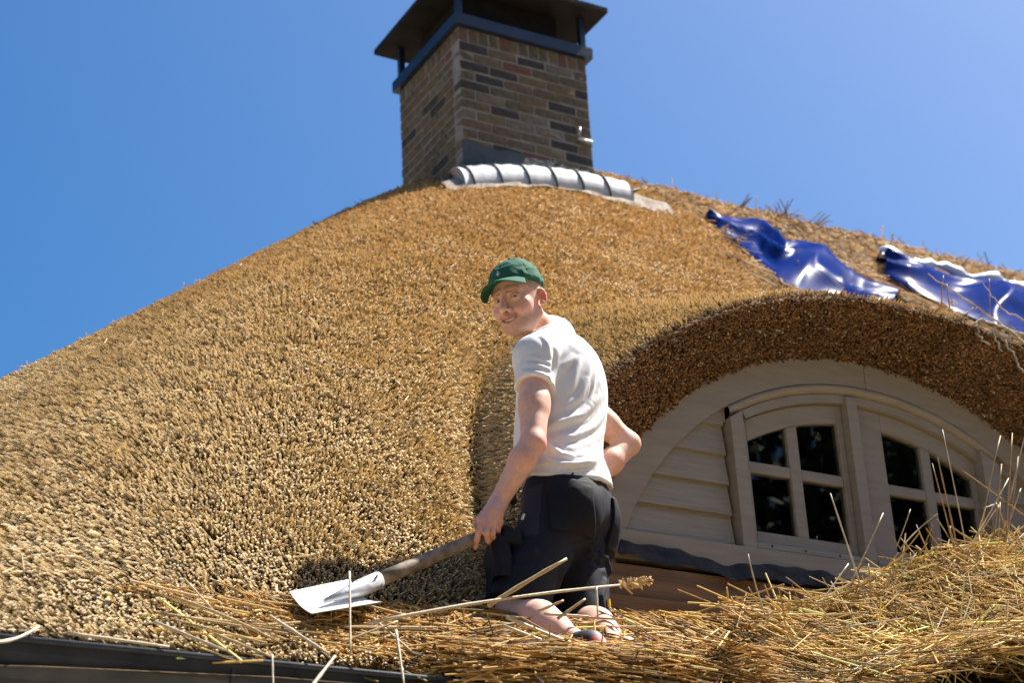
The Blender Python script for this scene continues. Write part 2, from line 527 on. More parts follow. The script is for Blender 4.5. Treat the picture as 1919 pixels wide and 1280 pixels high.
MB().box((-2.0, YE+.145, ZE-.19), (9.0, YE+.165, ZE+.015)).build('eaves_board', noise_mat('brown_eaves_board', (.16, .085, .04), (.25, .14, .07), 5, .8, .3, 30, .2, stretch=(.4, 4, 4)), house)
MB().box((-2.0, YE+.06, ZE-.42), (9.0, YE+.6, ZE-.20)).build('soffit', noise_mat('dark_soffit', (.04, .042, .045), (.07, .072, .075), 5, .7), house)
# ------------------------------------------------------------------ chimney
CX0, CX1, CY0, CY1 = 5.205, 6.185, 9.43, 10.31
ZB, ZT = 7.0, 8.93
chim = MB().box((CX0+.0055, CY0+.0055, ZB), (CX1-.0055, CY1-.0055, ZT)).build('chimney', M_mortar, house)
M_bricks = []
for k, (c1, c2) in enumerate([((.085, .070, .048), (.15, .125, .085)), ((.12, .09, .055), (.17, .135, .085)), ((.125, .065, .047), (.17, .092, .065)), ((.040, .038, .036), (.07, .065, .06)), ((.11, .075, .05), (.165, .12, .082)), ((.12, .105, .082), (.18, .16, .125))]):
    M_bricks.append(noise_mat('brick_tone', c1, c2, 22, .9, .7, 45, .15, bdist=.008))
_bm_cache = {}
def brick_mesh(lx, ly, lz, k, v):
    key = (round(lx, 3), round(ly, 3), round(lz, 3), k, v)
    if key in _bm_cache: return _bm_cache[key]
    r = np.random.default_rng(hash(key) % 1000)
    bm = bmesh.new(); bmesh.ops.create_cube(bm, size=1)
    for q in bm.verts:
        q.co = Vector((q.co.x*lx, q.co.y*ly, q.co.z*lz))
    bmesh.ops.bevel(bm, geom=bm.edges[:], offset=.005, segments=1, affect='EDGES')
    for q in bm.verts:
        q.co += Vector(r.normal(0, .0018, 3))
    me = bpy.data.meshes.new('brick'); bm.to_mesh(me); bm.free(); me.materials.append(M_bricks[k])
    _bm_cache[key] = me
    return me
CH, BL = .0735, .2178
def add_brick(cx, cy, cz, lx, ly, lz, dark=0.):
    wgt = np.array([.34, .26, .07, (.12+dark), .12, .08]); wgt = wgt/wgt.sum()
    k = int(rng.choice(6, p=wgt)); v = int(rng.integers(3))
    o = bpy.data.objects.new('brick', brick_mesh(lx, ly, lz, k, v))
    o.location = (cx+rng.normal(0, .0015), cy+rng.normal(0, .0015), cz)
    link(o, chim)
row = 0; z = ZT-.105
NB = int((z-7.55)/CH)
for row in range(NB):
    zc = z-CH*(row+.5)
    off = (row % 2)*.5
    dk = .30 if row > 5 else .12
    W = CX1-CX0; nb = 4.5; L = W/nb
    # front face: alternate courses start with a half brick
    xs = [0]
    if row % 2: xs.append(.5*L)
    while xs[-1]+L < W-1e-6: xs.append(xs[-1]+L)
    xs.append(W)
    for a, b in zip(xs[:-1], xs[1:]):
        if b-a < .02: continue
        add_brick(CX0+(a+b)/2, CY0+.05, zc, b-a-.011, .10, CH-.012, dk)
    # left face
    W = CY1-CY0-.105; L = W/3.5
    ys_ = [0]
    if row % 2 == 0: ys_.append(.5*L)
    while ys_[-1]+L < W-1e-6: ys_.append(ys_[-1]+L)
    ys_.append(W)
    for a, b in zip(ys_[:-1], ys_[1:]):
        if b-a < .02: continue
        add_brick(CX0+.05, CY0+.105+(a+b)/2, zc, .10, b-a-.011, CH-.012)
    # right edge returns
    for q in range(2):
        add_brick(CX1-.045, CY0+.105+.2*q+.1, zc, .10, .19, CH-.012)
# soldier course under the band
zc = ZT-.0525
for i in range(13):
    wd = (CX1-CX0)/13
    add_brick(CX0+wd*(i+.5), CY0+.05, zc, wd-.011, .10, .095)
for i in range(10):
    wd = (CY1-CY0-.105)/10
    add_brick(CX0+.05, CY0+.105+wd*(i+.5), zc, .10, wd-.011, .095)

# steel band, posts and hood
hood = MB()
t = .035
for a, b in (((CX0-t, CY0-t, ZT+.002), (CX1+t, CY0+.03, ZT+.085)), ((CX0-t, CY1-.03, ZT+.002), (CX1+t, CY1+t, ZT+.085)),
             ((CX0-t, CY0+.031, ZT+.002), (CX0+.03, CY1-.031, ZT+.085)), ((CX1-.03, CY0+.031, ZT+.002), (CX1+t, CY1-.031, ZT+.085))):
    hood.box(a, b)
hb = hood.build('chimney_hood', M_hood, house)
HZ = 9.275
for x in (CX0-.005, CX1-.035):
    for y in (CY0-.005, CY1-.035):
        MB().box((x, y, ZT+.087), (x+.04, y+.04, HZ-.002)).build('post', M_hood, hb)
o_ = .125
hp_ = MB()
a0 = [(CX0-o_, CY0-o_), (CX1+o_, CY0-o_), (CX1+o_, CY1+o_), (CX0-o_, CY1+o_)]
b0 = [(CX0+.25, CY0+.25), (CX1-.25, CY0+.25), (CX1-.25, CY1-.25), (CX0+.25, CY1-.25)]
V = [(x, y, HZ) for x, y in a0]+[(x, y, HZ+.04) for x, y in a0]+[(x, y, HZ+.28) for x, y in b0]
F = [(3, 2, 1, 0)]+[(i, (i+1) % 4, 4+(i+1) % 4, 4+i) for i in range(4)]+[(4+i, 4+(i+1) % 4, 8+(i+1) % 4, 8+i) for i in range(4)]+[(8, 9, 10, 11)]
hp_.add(V, F).build('hood_plate', M_soot, hb)
# flue liner with dark sides between the posts
MB().box((CX0+.10, CY0+.10, ZT+.003), (CX1-.16, CY1-.16, HZ-.003)).build('flue', M_soot, hb)

# lead flashing and the pale saddle over the thatch
fl = MB()
for x, z1 in zip(np.linspace(CX0-.012, CX1+.012, 2), (0, 0)): pass
V = []; nx = 30
for i in range(nx+1):
    x = CX0-.015+(CX1-CX0+.03)*i/nx
    zt = 8.045+.005*math.sin(i*2.1)+.008*math.sin(i*.7)
    V += [(x, CY0-.013, zt), (x, CY0-.0145, zt-.03), (x, CY0-.0145, 7.88)]
F = [(i*3+k, (i+1)*3+k, (i+1)*3+k+1, i*3+k+1) for i in range(nx) for k in range(2)]
flash = ob('lead_flashing', mesh_np('lead_flashing', V, F, M_leadold, True), house)
LX0, LX1 = 5.08, 6.32
def saddle(x, a, r=.18):
    # quarter-round roll lying in the corner of roof and chimney
    yc = CY0-.02; zc = roof_main(np.array(x), np.array(9.28))+.01
    return (x, yc-r*1.25*math.sin(a)+.01, float(zc)-.03+r*1.12*math.cos(a))
nx, na = 48, 9
V = []
for i in range(nx+1):
    x = LX0+(LX1-LX0)*i/nx
    for k in range(na):
        a = math.radians(4+102*k/(na-1))
        p = saddle(x, a); 
        V.append((p[0]+.05*(k/(na-1))*0, p[1], p[2]+.004*math.sin(i*1.7+k)))
F = [(i*na+k, (i+1)*na+k, (i+1)*na+k+1, i*na+k+1) for i in range(nx) for k in range(na-1)]
F += [tuple(range(na-1, -1, -1)), tuple(nx*na+k for k in range(na))]
sad = ob('lead_saddle', mesh_np('lead_saddle', V, F, M_lead, True), house)
for i, x in enumerate(np.linspace(LX0+.03, LX1-.22, 6)):
    pts = [tuple(np.array(saddle(x, math.radians(6+98*k/10)))+np.array([.004*k, -.004, .004])) for k in range(11)]
    MB().tube(pts, .0085, 6).build('lead_seam', M_leadold, sad, smooth=True)
# black end of the saddle sticking up at the right
MB().tube([(6.10, 9.40, 7.985), (6.2, 9.38, 7.955), (6.29, 9.36, 7.965), (6.35, 9.34, 7.92), (6.40, 9.33, 7.905), (6.46, 9.32, 7.94)], [.02, .02, .022, .016, .012, .006], 7).build('lead_end', M_felt, sad, smooth=True)
# mortar fillet below the lead
def fil(x, s):
    y = 9.245-.10*s+.01*math.sin(x*9); 
    return (x-.10*(1-s)*0, y, float(roof_main(np.array(x), np.array(y)))+.045-.03*s+.006*math.sin(x*23+s*5))
nx = 60
V = []
for i in range(nx+1):
    x = 4.95+(6.62-4.95)*i/nx
    wd = 1.0+.25*math.sin(x*3)
    for s in (-.25, 0, .35, .7, 1.0): V.append(fil(x, s*wd))
F = [(i*5+k, (i+1)*5+k, (i+1)*5+k+1, i*5+k+1) for i in range(nx) for k in range(4)]
ob('mortar_fillet', mesh_np('mortar_fillet', V, F, noise_mat('weathered_fillet', (.22, .17, .13), (.42, .37, .31), 11, .95, .7, 50, .1, bdist=.02), True), house)
# small galvanised wall hook on the right edge
M_galv = mat('galvanised_steel', (.40, .41, .42), .5, .4)
p0 = np.array(at(1087, 238, CY0-.015)); p1 = np.array(at(1086, 252, CY0-.02)); p2 = np.array(at(1084, 259, CY0-.03)); p3 = np.array(at(1110, 266, CY0-.03))
MB().tube([p0, p1], .008, 7).tube([p2, p3], .010, 7).build('wall_hook', M_galv, chim, smooth=True)
# ------------------------------------------------------------------ dormer front
dw = thing if False else None
R_IN = 1.307
def arc_pts(R, x0, x1, n=40, zc=ZC):
    xs = np.linspace(x0, x1, n)
    return [(x, zc+math.sqrt(max(R*R-(x-XC)**2, 1e-6))) for x in xs]
def halfw(R, z): return math.sqrt(max(R*R-(z-ZC)**2, 0))
Z0 = 3.948                              # top of the white board under the window
wall = MB().prism([(XC-1.42, 3.55)]+arc_pts(R_OUT+.02, XC-1.36, XC+1.36)+[(XC+1.42, 3.55)], YF+.16, YF+.18).build('dormer_wall', M_dark, house)
# arched fascia board in two lengths, butted right of the middle
def arc_band(Ra, Rb, a0, a1, y0, y1, n=40):
    mb = MB(); V = []
    for i in range(n+1):
        a = a0+(a1-a0)*i/n
        for R, y in ((Ra, y0), (Rb, y0), (Rb, y1), (Ra, y1)):
            V.append((XC+R*math.sin(a), y, ZC+R*math.cos(a)))
    F = [(i*4+k, i*4+(k+1) % 4, (i+1)*4+(k+1) % 4, (i+1)*4+k) for i in range(n) for k in range(4)]
    F += [(3, 2, 1, 0), tuple(n*4+k for k in range(4))]
    return mb.add(V, F)
aL = math.acos((3.80-ZC)/R_OUT)
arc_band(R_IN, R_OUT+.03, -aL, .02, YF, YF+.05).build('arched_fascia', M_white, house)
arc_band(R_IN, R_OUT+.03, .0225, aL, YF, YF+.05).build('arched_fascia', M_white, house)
# rounded moulding along the inside of the arch above the window
AM = math.asin((XC-4.19)/R_IN)
mould = MB(); V = []
nseg = 48; prof = [(0.0, .004), (-.004, -.006), (-.014, -.010), (-.028, -.004), (-.036, .010), (-.040, .03)]
for i in range(nseg+1):
    a = -AM+2*AM*i/nseg
    for dr, dy in prof:
        R = R_IN+dr; V.append((XC+R*math.sin(a), YF+dy+.002, ZC+R*math.cos(a)))
m = len(prof)
F = [(i*m+k, i*m+k+1, (i+1)*m+k+1, (i+1)*m+k) for i in range(nseg) for k in range(m-1)]
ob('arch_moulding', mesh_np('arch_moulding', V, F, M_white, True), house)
# window frame: jambs, middle post, arched head
JL, JR, PL, PR = 4.197, 5.545, 4.785, 4.838
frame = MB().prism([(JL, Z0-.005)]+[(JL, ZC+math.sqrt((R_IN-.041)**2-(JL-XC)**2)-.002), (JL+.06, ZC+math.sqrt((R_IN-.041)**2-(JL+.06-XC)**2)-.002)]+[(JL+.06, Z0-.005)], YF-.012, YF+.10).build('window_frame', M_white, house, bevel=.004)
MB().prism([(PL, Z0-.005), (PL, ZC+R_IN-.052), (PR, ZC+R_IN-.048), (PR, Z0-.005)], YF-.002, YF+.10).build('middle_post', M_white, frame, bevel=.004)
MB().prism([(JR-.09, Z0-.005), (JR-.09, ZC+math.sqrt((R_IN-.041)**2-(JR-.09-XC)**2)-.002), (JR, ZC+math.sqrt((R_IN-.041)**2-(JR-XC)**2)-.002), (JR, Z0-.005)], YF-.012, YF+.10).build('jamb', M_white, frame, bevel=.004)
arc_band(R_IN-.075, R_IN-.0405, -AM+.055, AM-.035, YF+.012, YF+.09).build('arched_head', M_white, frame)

def casement(x0, x1, cols, rowz, ztop, name='casement'):
    """cols: four x of the two panes; rowz: bottom and top of the lower panes; upper panes run up to the arch"""
    y0, y1 = YF+.035, YF+.075
    Rg = R_IN-.155                       # glass edge arch
    Rc = R_IN-.0775                      # casement outer arch
    f = MB()
    def band(xa, xb, za, fn):            # column of wood from za up to a curve
        pts = [(xa, za)]+[(x, fn(x)) for x in np.linspace(xa, xb, 12)]+[(xb, za)]
        f.prism(pts, y0, y1)
    top = lambda x: ZC+math.sqrt(Rc*Rc-(x-XC)**2)
    gl = lambda x: ZC+math.sqrt(Rg*Rg-(x-XC)**2)
    zb = Z0+.028
    band(x0, cols[0], zb, top); band(cols[3], x1, zb, top)
    # top rail between glass arch and casement arch
    xs = np.linspace(cols[0]+.0005, cols[3]-.0005, 24)
    f.prism([(x, gl(x)) for x in xs]+[(x, top(x)) for x in xs[::-1]], y0, y1)
    f.prism([(cols[0]+.0005, zb), (cols[0]+.0005, rowz[0]), (cols[3]-.0005, rowz[0]), (cols[3]-.0005, zb)], y0, y1)
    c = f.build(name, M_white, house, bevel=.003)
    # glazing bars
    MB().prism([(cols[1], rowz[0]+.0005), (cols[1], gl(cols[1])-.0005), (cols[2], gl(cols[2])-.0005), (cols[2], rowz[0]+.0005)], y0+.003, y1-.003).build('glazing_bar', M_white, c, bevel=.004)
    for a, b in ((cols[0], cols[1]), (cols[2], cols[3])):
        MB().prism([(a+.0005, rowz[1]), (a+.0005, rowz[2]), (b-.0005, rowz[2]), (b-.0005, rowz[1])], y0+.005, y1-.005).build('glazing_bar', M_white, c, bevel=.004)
    yg = y0+.018
    for a, b in ((cols[0], cols[1]), (cols[2], cols[3])):
        MB().prism([(a-.004, rowz[0]-.004), (a-.004, rowz[1]+.004), (b+.004, rowz[1]+.004), (b+.004, rowz[0]-.004)], yg, yg+.004).build('pane', M_pane, c)
        xs = np.linspace(a-.004, b+.004, 12)
        MB().prism([(a-.004, rowz[2]-.004)]+[(x, gl(x)+.004) for x in xs]+[(b+.004, rowz[2]-.004)], yg, yg+.004).build('pane', M_pane, c)
        # rolled blind behind the top of the upper panes
        MB().box((a-.03, YF+.082, 4.405), (b+.03, YF+.088, 4.70)).build('blind', M_blind, c)
        MB().box((a-.03, YF+.079, 4.392), (b+.03, YF+.092, 4.404)).build('blind_rail', M_blind, c)
    return c
def sc_(x): return (x)*1.009
def sz_(z): return (z-1.6)*1.009+1.6
M_pane = bpy.data.materials.new('pane_glass'); M_pane.use_nodes = True
N, L = M_pane.node_tree.nodes, M_pane.node_tree.links
N.clear()
tr = N.new('ShaderNodeBsdfTransparent'); tr.inputs[0].default_value = (.80, .84, .80, 1)
gs = N.new('ShaderNodeBsdfGlossy'); gs.inputs['Roughness'].default_value = .015; gs.inputs['Color'].default_value = (1, 1, 1, 1)
fr = N.new('ShaderNodeFresnel'); fr.inputs['IOR'].default_value = 1.52
mx = N.new('ShaderNodeMixShader'); out = N.new('ShaderNodeOutputMaterial')
L.new(fr.outputs[0], mx.inputs[0]); L.new(tr.outputs[0], mx.inputs[1]); L.new(gs.outputs[0], mx.inputs[2]); L.new(mx.outputs[0], out.inputs[0])
rows = (sz_(4.016), sz_(4.257), sz_(4.300))
casement(JL+.062, PL-.002, [sc_(4.262), sc_(4.456), sc_(4.508), sc_(4.711)], rows, 0)
casement(PR+.002, JR-.092, [sc_(4.932), sc_(5.125), sc_(5.173), sc_(5.381)], rows, 0)
# aluminium drip rail under each casement
for a, b in ((JL+.063, PL-.003), (PR+.003, JR-.093)):
    d = MB().box((a, YF-.004, Z0+.004), (b, YF+.034, Z0+.030)).build('drip_rail', M_white, frame, bevel=.006)
    for q in (.14, .44, .75):
        MB().tube([(a+(b-a)*q, YF-.0045, Z0+.020), (a+(b-a)*q, YF-.006, Z0+.020)], .005, 8).build('drain_hole', M_rubber, d)
# weatherboards left and right of the window
zrow = [3.952, 4.075, 4.186, 4.316, 4.437, 4.55]
zrow = [3.952, 4.078, 4.200, 4.322, 4.444, 4.56]
for side in (-1, 1):
    for i in range(5):
        z0, z1 = zrow[i], zrow[i+1]
        if side < 0:
            xb = JL-.016
            xa0 = XC-halfw(R_IN+.02, z0); xa1 = XC-halfw(R_IN+.02, min(z1, ZC+R_IN-.05))
            if xa1 > xb: xa1 = xb-.004
        else:
            xb = JR+.016
            xa0 = XC+halfw(R_IN+.02, z0); xa1 = XC+halfw(R_IN+.02, min(z1, ZC+R_IN-.05))
            if xa1 < xb: xa1 = xb+.004
        # feather-edged board: thick at the lower edge
        V = [(xa0, YF+.018, z0), (xb, YF+.018, z0), (xb, YF+.036, z1+.02), (xa1, YF+.036, z1+.02),
             (xa0, YF+.034, z0), (xb, YF+.034, z0), (xb, YF+.044, z1+.02), (xa1, YF+.044, z1+.02)]
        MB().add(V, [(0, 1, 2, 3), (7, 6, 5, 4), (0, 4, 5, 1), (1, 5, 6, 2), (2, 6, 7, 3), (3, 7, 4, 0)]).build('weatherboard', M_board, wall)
MB().prism([(JL-.06, 4.46), (JL-.06, 4.515), (JL-.002, 4.545), (JL-.002, 4.46)], YF+.022, YF+.034).build('corner_filler', M_white, wall)
# white board under the window, black lead apron, bare battens under it
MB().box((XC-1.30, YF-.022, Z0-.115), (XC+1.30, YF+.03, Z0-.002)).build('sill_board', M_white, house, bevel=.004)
V = []; nx = 110
for i in range(nx+1):
    x = XC-1.26+2.5*i/nx
    zt = Z0-.076+.012*math.sin(i*.21)+.007*math.sin(i*.47+1)+.004*math.sin(i*1.1)-.012*(x-XC)
    for k, (dy, dz) in enumerate(((-.026, 0), (-.036, -.010), (-.040, -.030), (-.048, -.055), (-.070, -.075))):
        V.append((x, YF+dy-.008*math.sin(i*.25+k*.5)-.004*math.sin(i*.8), zt+dz-.003*math.sin(i*.5+k)))
F = [(i*5+k, (i+1)*5+k, (i+1)*5+k+1, i*5+k+1) for i in range(nx) for k in range(4)]
ob('lead_apron', mesh_np('lead_apron', V, F, M_felt, True), house)
for z0, z1, y in ((3.745, 3.80, 5.545), (3.665, 3.742, 5.515), (3.58, 3.655, 5.47)):
    for xa, xb in ((3.42, 4.32), (4.323, 5.4), (5.403, 6.4)):
        MB().box((xa, y, z0+rng.normal(0, .003)), (xb, y+.06, z1)).build('roof_batten', M_beam, house, bevel=.003)

MB().box((3.25, YF+.012, 3.25), (6.5, YF+.04, Z0-.118)).build('backing_board', M_dark, house)
# ------------------------------------------------------------------ garden trees behind the camera: the windows mirror them
M_leaf = attr_mat('tree_leaf', .6, .3, 'GEOMETRY')
M_bark = noise_mat('bark', (.05, .04, .03), (.12, .10, .08), 10, .9, .6, 30, .1)
def tree(x, y, h, rx, label, seed, tint):
    r = np.random.default_rng(seed)
    t = thing('garden_tree', label, 'tree', (x, y, 0), 'tall trees in the garden')
    tr = MB()
    tr.tube([(x, y, -.05), (x+.1, y, h*.35), (x+.05, y+.1, h*.7), (x, y, h*.93)], [.28, .22, .13, .03], 9)
    for k in range(9):
        a = r.uniform(0, 6.28); z = h*r.uniform(.28, .75); l = rx*r.uniform(.5, .9)
        tr.tube([(x+.05, y, z), (x+math.cos(a)*l*.5, y+math.sin(a)*l*.5, z+.5), (x+math.cos(a)*l, y+math.sin(a)*l, z+.7)], [.09, .06, .02], 6)
    tr.build('trunk', M_bark, t, smooth=True)
    n = 13000
    cl = r.normal(0, 1, (95, 3)); cl /= np.linalg.norm(cl, axis=1)[:, None]
    cl = cl*r.uniform(.35, 1, (95, 1))**.5*np.array([rx, rx, h*.42])+np.array([x, y, h*.58])
    P = cl[r.integers(0, 95, n)]+r.normal(0, .42, (n, 3))
    P[:, 2] = np.maximum(P[:, 2], .4)
    u = nrm(r.normal(0, 1, (n, 3))); v = nrm(np.cross(u, r.normal(0, 1, (n, 3))))
    s = r.uniform(.10, .20, (n, 1))
    V = np.stack([P-u*s, P+v*s*.55, P+u*s, P-v*s*.55], 1).reshape(-1, 3)
    F = np.arange(4*n).reshape(n, 4)
    me = mesh_np('crown', V, F, M_leaf)
    c = np.array(tint)*np.exp(r.normal(0, .25, (n, 1)))
    setcol(me, np.repeat(c, 4, 0))
    ob('crown', me, t)
tree(3.5, -7.5, 12, 3.6, 'tall broad green tree mirrored in the left window panes', 1, (.045, .06, .022))
tree(9.5, -6.5, 11.5, 3.6, 'dark green tree mirrored in the right window panes', 2, (.038, .055, .02))
tree(-3.5, -7.0, 12.5, 3.6, 'tall tree standing in the garden far left behind the gutter', 3, (.06, .09, .02))
tree(15.5, -7.5, 12, 3.6, 'tree standing in the garden far right of the dormer', 4, (.05, .08, .025))
tree(6.5, -12.5, 16, 4.6, 'tallest tree at the back of the garden behind the camera', 5, (.035, .05, .018))
tree(0.0, -12.0, 15.5, 4.4, 'second tallest tree at the back of the garden, left of the tallest', 6, (.035, .052, .018))
# ------------------------------------------------------------------ tarps over the stripped part of the roof
def on_roof(x, y, off=0.):
    d = ray(x, y); d = d/d[1]
    Y = (ZE+off-SL*YE-CAM[2])/(d[2]-SL)
    return d*Y+CAM
RN = u3_ = nrm(np.array([0, -SL, 1.]))
M_tarp = noise_mat('blue_tarpaulin', (.004, .018, .125), (.006, .026, .17), 6, .6, .0, 60, 0)
N, L, b = nodes(M_tarp)
tg = N.new('ShaderNodeBsdfGlossy'); tg.inputs['Roughness'].default_value = .26; tm = N.new('ShaderNodeMixShader'); tm.inputs[0].default_value = .016
to = [q for q in N if q.type == 'OUTPUT_MATERIAL'][0]
L.new(b.outputs[0], tm.inputs[1]); L.new(tg.outputs[0], tm.inputs[2]); L.new(tm.outputs[0], to.inputs[0])
def polyline(P, n):
    P = np.array(P, float); s = np.concatenate([[0], np.cumsum(np.linalg.norm(np.diff(P, axis=0), axis=1))])
    t = np.linspace(0, s[-1], n); return np.stack([np.interp(t, s, P[:, k]) for k in range(P.shape[1])], -1)
def tarp(label, top, bot, off, bulge, seed, name='tarp'):
    nu, nv = 90, 30
    T = np.array([on_roof(x, y, off) for x, y in polyline(top, nu)]); B = np.array([on_roof(x, y, off) for x, y in polyline(bot, nu)])
    u = np.linspace(0, 1, nu)[:, None]; v = np.linspace(0, 1, nv)[None, :]
    P = T[:, None]*(1-v[..., None])+B[:, None]*v[..., None]
    q = np.stack([u*2.6+0*v, v*1.5+u*1.0, 0*u*v+seed], -1).reshape(-1, 3)
    fold = 1-np.abs(vnoise(q*np.array([1.0, 2.2, 1]), seed))*2
    fold2 = 1-np.abs(vnoise(q*np.array([2.3, 3.5, 1])+7, seed+1))*2
    h = bulge*np.sin(np.pi*v**.62)**.8*(.75+.35*np.sin(u*9+seed))+(.055*fold.reshape(nu, nv)*(.4+.6*np.sin(np.pi*v)))+.010*fold2.reshape(nu, nv)
    P = P+RN*h[..., None]
    V = P.reshape(-1, 3); V = np.concatenate([V, V-RN*.004])
    I = np.arange(nu*nv).reshape(nu, nv)
    F = np.stack([I[:-1, :-1], I[1:, :-1], I[1:, 1:], I[:-1, 1:]], -1).reshape(-1, 4)
    F = np.concatenate([F, F[:, ::-1]+nu*nv])
    me = mesh_np(name, V, F, M_tarp, True)
    o = ob(name, me, None, label=label, cat='tarp')
    return o, T
tarp('blue tarp bunched in folds beside the new thatch, below the loose ridge straw', [(1318, 413), (1370, 416), (1425, 425), (1452, 447), (1466, 474), (1490, 471), (1530, 480), (1580, 508), (1620, 533), (1680, 556)],
     [(1320, 420), (1350, 442), (1395, 472), (1414, 490), (1416, 505), (1425, 520), (1445, 545), (1480, 570), (1560, 600), (1650, 610)], -.06, .11, 3)
t2, T2 = tarp('blue tarp with a white rolled edge at the far right of the ridge', [(1640, 490), (1700, 506), (1760, 520), (1830, 538), (1919, 556), (2040, 585)],
     [(1655, 522), (1700, 545), (1770, 575), (1840, 605), (1919, 632), (2040, 680)], -.04, .11, 8)
mb = MB(); 
pts = [p+RN*(.07+.02*math.sin(i*.9)) for i, p in enumerate(T2[::3])]
mb.tube(pts, [.035+.014*math.sin(i*1.3)+.010*math.sin(i*2.9) for i in range(len(pts))], 9)
mb.build('white_edge', noise_mat('white_sheet', (.72, .74, .76), (.80, .81, .82), 6, .35, .3, 40, .5), t2, smooth=True)
pts = [p+RN*(.10+.02*math.sin(i*.7))-np.array([0, .22, .20]) for i, p in enumerate(T2[40::3])]
MB().tube(pts, [.022+.012*math.sin(i*1.1) for i in range(len(pts))], 8).build('white_edge', bpy.data.materials['white_sheet'], t2, smooth=True)

# ------------------------------------------------------------------ loose old straw on the ridge and the stripped right part
def straw_cols(P, base, var=.3):
    return np.clip(reed_colours(P, base, var), .02, .8)
n = 26000
X = rng.uniform(6.55, 12.3, n); Y = 10.0-rng.random(n)**1.5*1.7
Z = roof_main(X, Y)-.02
mound = .05*np.exp(-((Y-9.6)/.35)**2)*(1+.4*np.sin(X*3.1)+.3*np.sin(X*7.3))-.05
P = np.stack([X, Y, Z+np.maximum(mound, -.05)*rng.random(n)], -1)
keep = (Y > 9.05-.10*(X-6.9)) | (X > 9.6) | (rng.random(n) < .22)
keep &= ~((X > 5.9) & (X < 6.75) & (Y < 9.3))
P = P[keep]; n = len(P)
D = np.array([.45, -.7, -.5])+rng.normal(0, .5, (n, 3))
rn_ = np.array([0, -.714, .70]); D = nrm(D-rn_*(D@rn_)[:, None]*.75)
reed_cloud('ridge_straw', P, D, rng.uniform(.08, .28, n), rng.uniform(.0025, .0048, n), straw_cols(P, (.50, .33, .16)), house, M_reed)
n = 16000
X = rng.uniform(6.55, 10.5, n); Y = rng.uniform(4.7, 8.6, n)
P = np.stack([X, Y, roof_z(X, Y)+rng.uniform(-.02, .03, n)], -1)
D = np.array([.1, -.7, -.7])+rng.normal(0, .3, (n, 3)); D = nrm(D-rn_*(D@rn_)[:, None]*.8)
reed_cloud('old_thatch', P, D, rng.uniform(.10, .28, n), rng.uniform(.003, .006, n), straw_cols(P, (.40, .27, .14)), house, M_reed)
# sprigs standing against the sky
sp = MB(); tips = []
for (x0, y0, x1, y1) in [(1455, 420, 1440, 385), (1465, 425, 1480, 380), (1480, 430, 1540, 400), (1490, 435, 1560, 432), (1500, 440, 1556, 408), (1470, 425, 1462, 372), (1530, 450, 1590, 452), (1610, 480, 1636, 470),
                        (1640, 495, 1628, 468), (1672, 500, 1674, 452), (1650, 500, 1662, 474), (1668, 505, 1700, 480), (1440, 415, 1500, 405), (1300, 380, 1290, 366), (1380, 385, 1400, 372), (1235, 378, 1228, 366), (1560, 470, 1600, 440)]:
    for k in range(3):
        a = at(x0+rng.normal(0, 5), y0+8, 9.75); b = at(x1+rng.normal(0, 6), y1+rng.normal(0, 5), 9.7)
        m = (a+b)/2+rng.normal(0, .02, 3)
        sp.tube([a, m, b], [.006, .005, .003], 5)
sp.build('ridge_sprigs', noise_mat('dry_grass', (.22, .13, .06), (.38, .24, .11), 8, .8), house, kind='stuff')

# ------------------------------------------------------------------ straw heaps near the eaves
crest_px = [(1190, 1185), (1260, 1195), (1340, 1200), (1430, 1198), (1500, 1182), (1570, 1156), (1640, 1128), (1720, 1105), (1800, 1090), (1919, 1074), (2100, 1060)]
cr = np.array([at(x, y, 5.0) for x, y in crest_px])
def heap_z(X, Y):
    base = pit_z(X, Y)+.02
    c = np.interp(X, cr[:, 0], cr[:, 2])
    h0 = c-(ZE+SL*(5.0-YE)-.36)
    prof = np.where(Y > 5.0, np.exp(-((Y-5.0)/.22)**2), 1.0)
    z = base+np.maximum(h0, .01)*prof+np.where(Y < 5.0, (5.0-Y)*.25, 0)
    return np.where(Y < 4.62, z+(4.62-Y)*.55, z)
def front_z(X, Y):
    """heap lying over the eaves in front of the man"""
    m = np.where(X < 3.2, roof_main(X, Y), heap_z(X, Y))
    xs_ = np.array([.9, 1.3, 1.6, 1.9, 2.2, 2.5, 3.0, 3.6, 4.5]); hs_ = np.array([-.08, -.06, -.04, -.02, -.015, .04, .085, .05, .0])
    h = np.interp(X, xs_, hs_)
    m = np.where((Y < 4.62) & (X < 3.2), m+(4.62-Y)*.60, m)
    return m+h*np.exp(-((np.maximum(Y, 4.6)-4.68)/.13)**2)
M_heap = noise_mat('matted_straw_gap_shade', (.07, .045, .02), (.14, .09, .04), 30, .95, .8, 90, .1, bdist=.02)  # straw sheet darkened: its colour stands in for shade between the loose stems
V, F = heightmesh(np.arange(3.2, 8.2, .05), np.arange(4.36, 5.5, .05), heap_z)
ob('straw_heap', mesh_np('straw_heap', V, F, M_heap, True), None, kind='stuff', label='loose golden straw heaped on the stripped roof below the window', cat='straw')
V, F = heightmesh(np.arange(1.1, 3.24, .04), np.arange(4.57, 4.86, .03), lambda X, Y: front_z(X, Y)-.035)
ob('straw_over_gutter', mesh_np('straw_over_gutter', V, F, M_heap, True), None, kind='stuff', label='matted straw spilling over the gutter in front of the kneeling man', cat='straw')

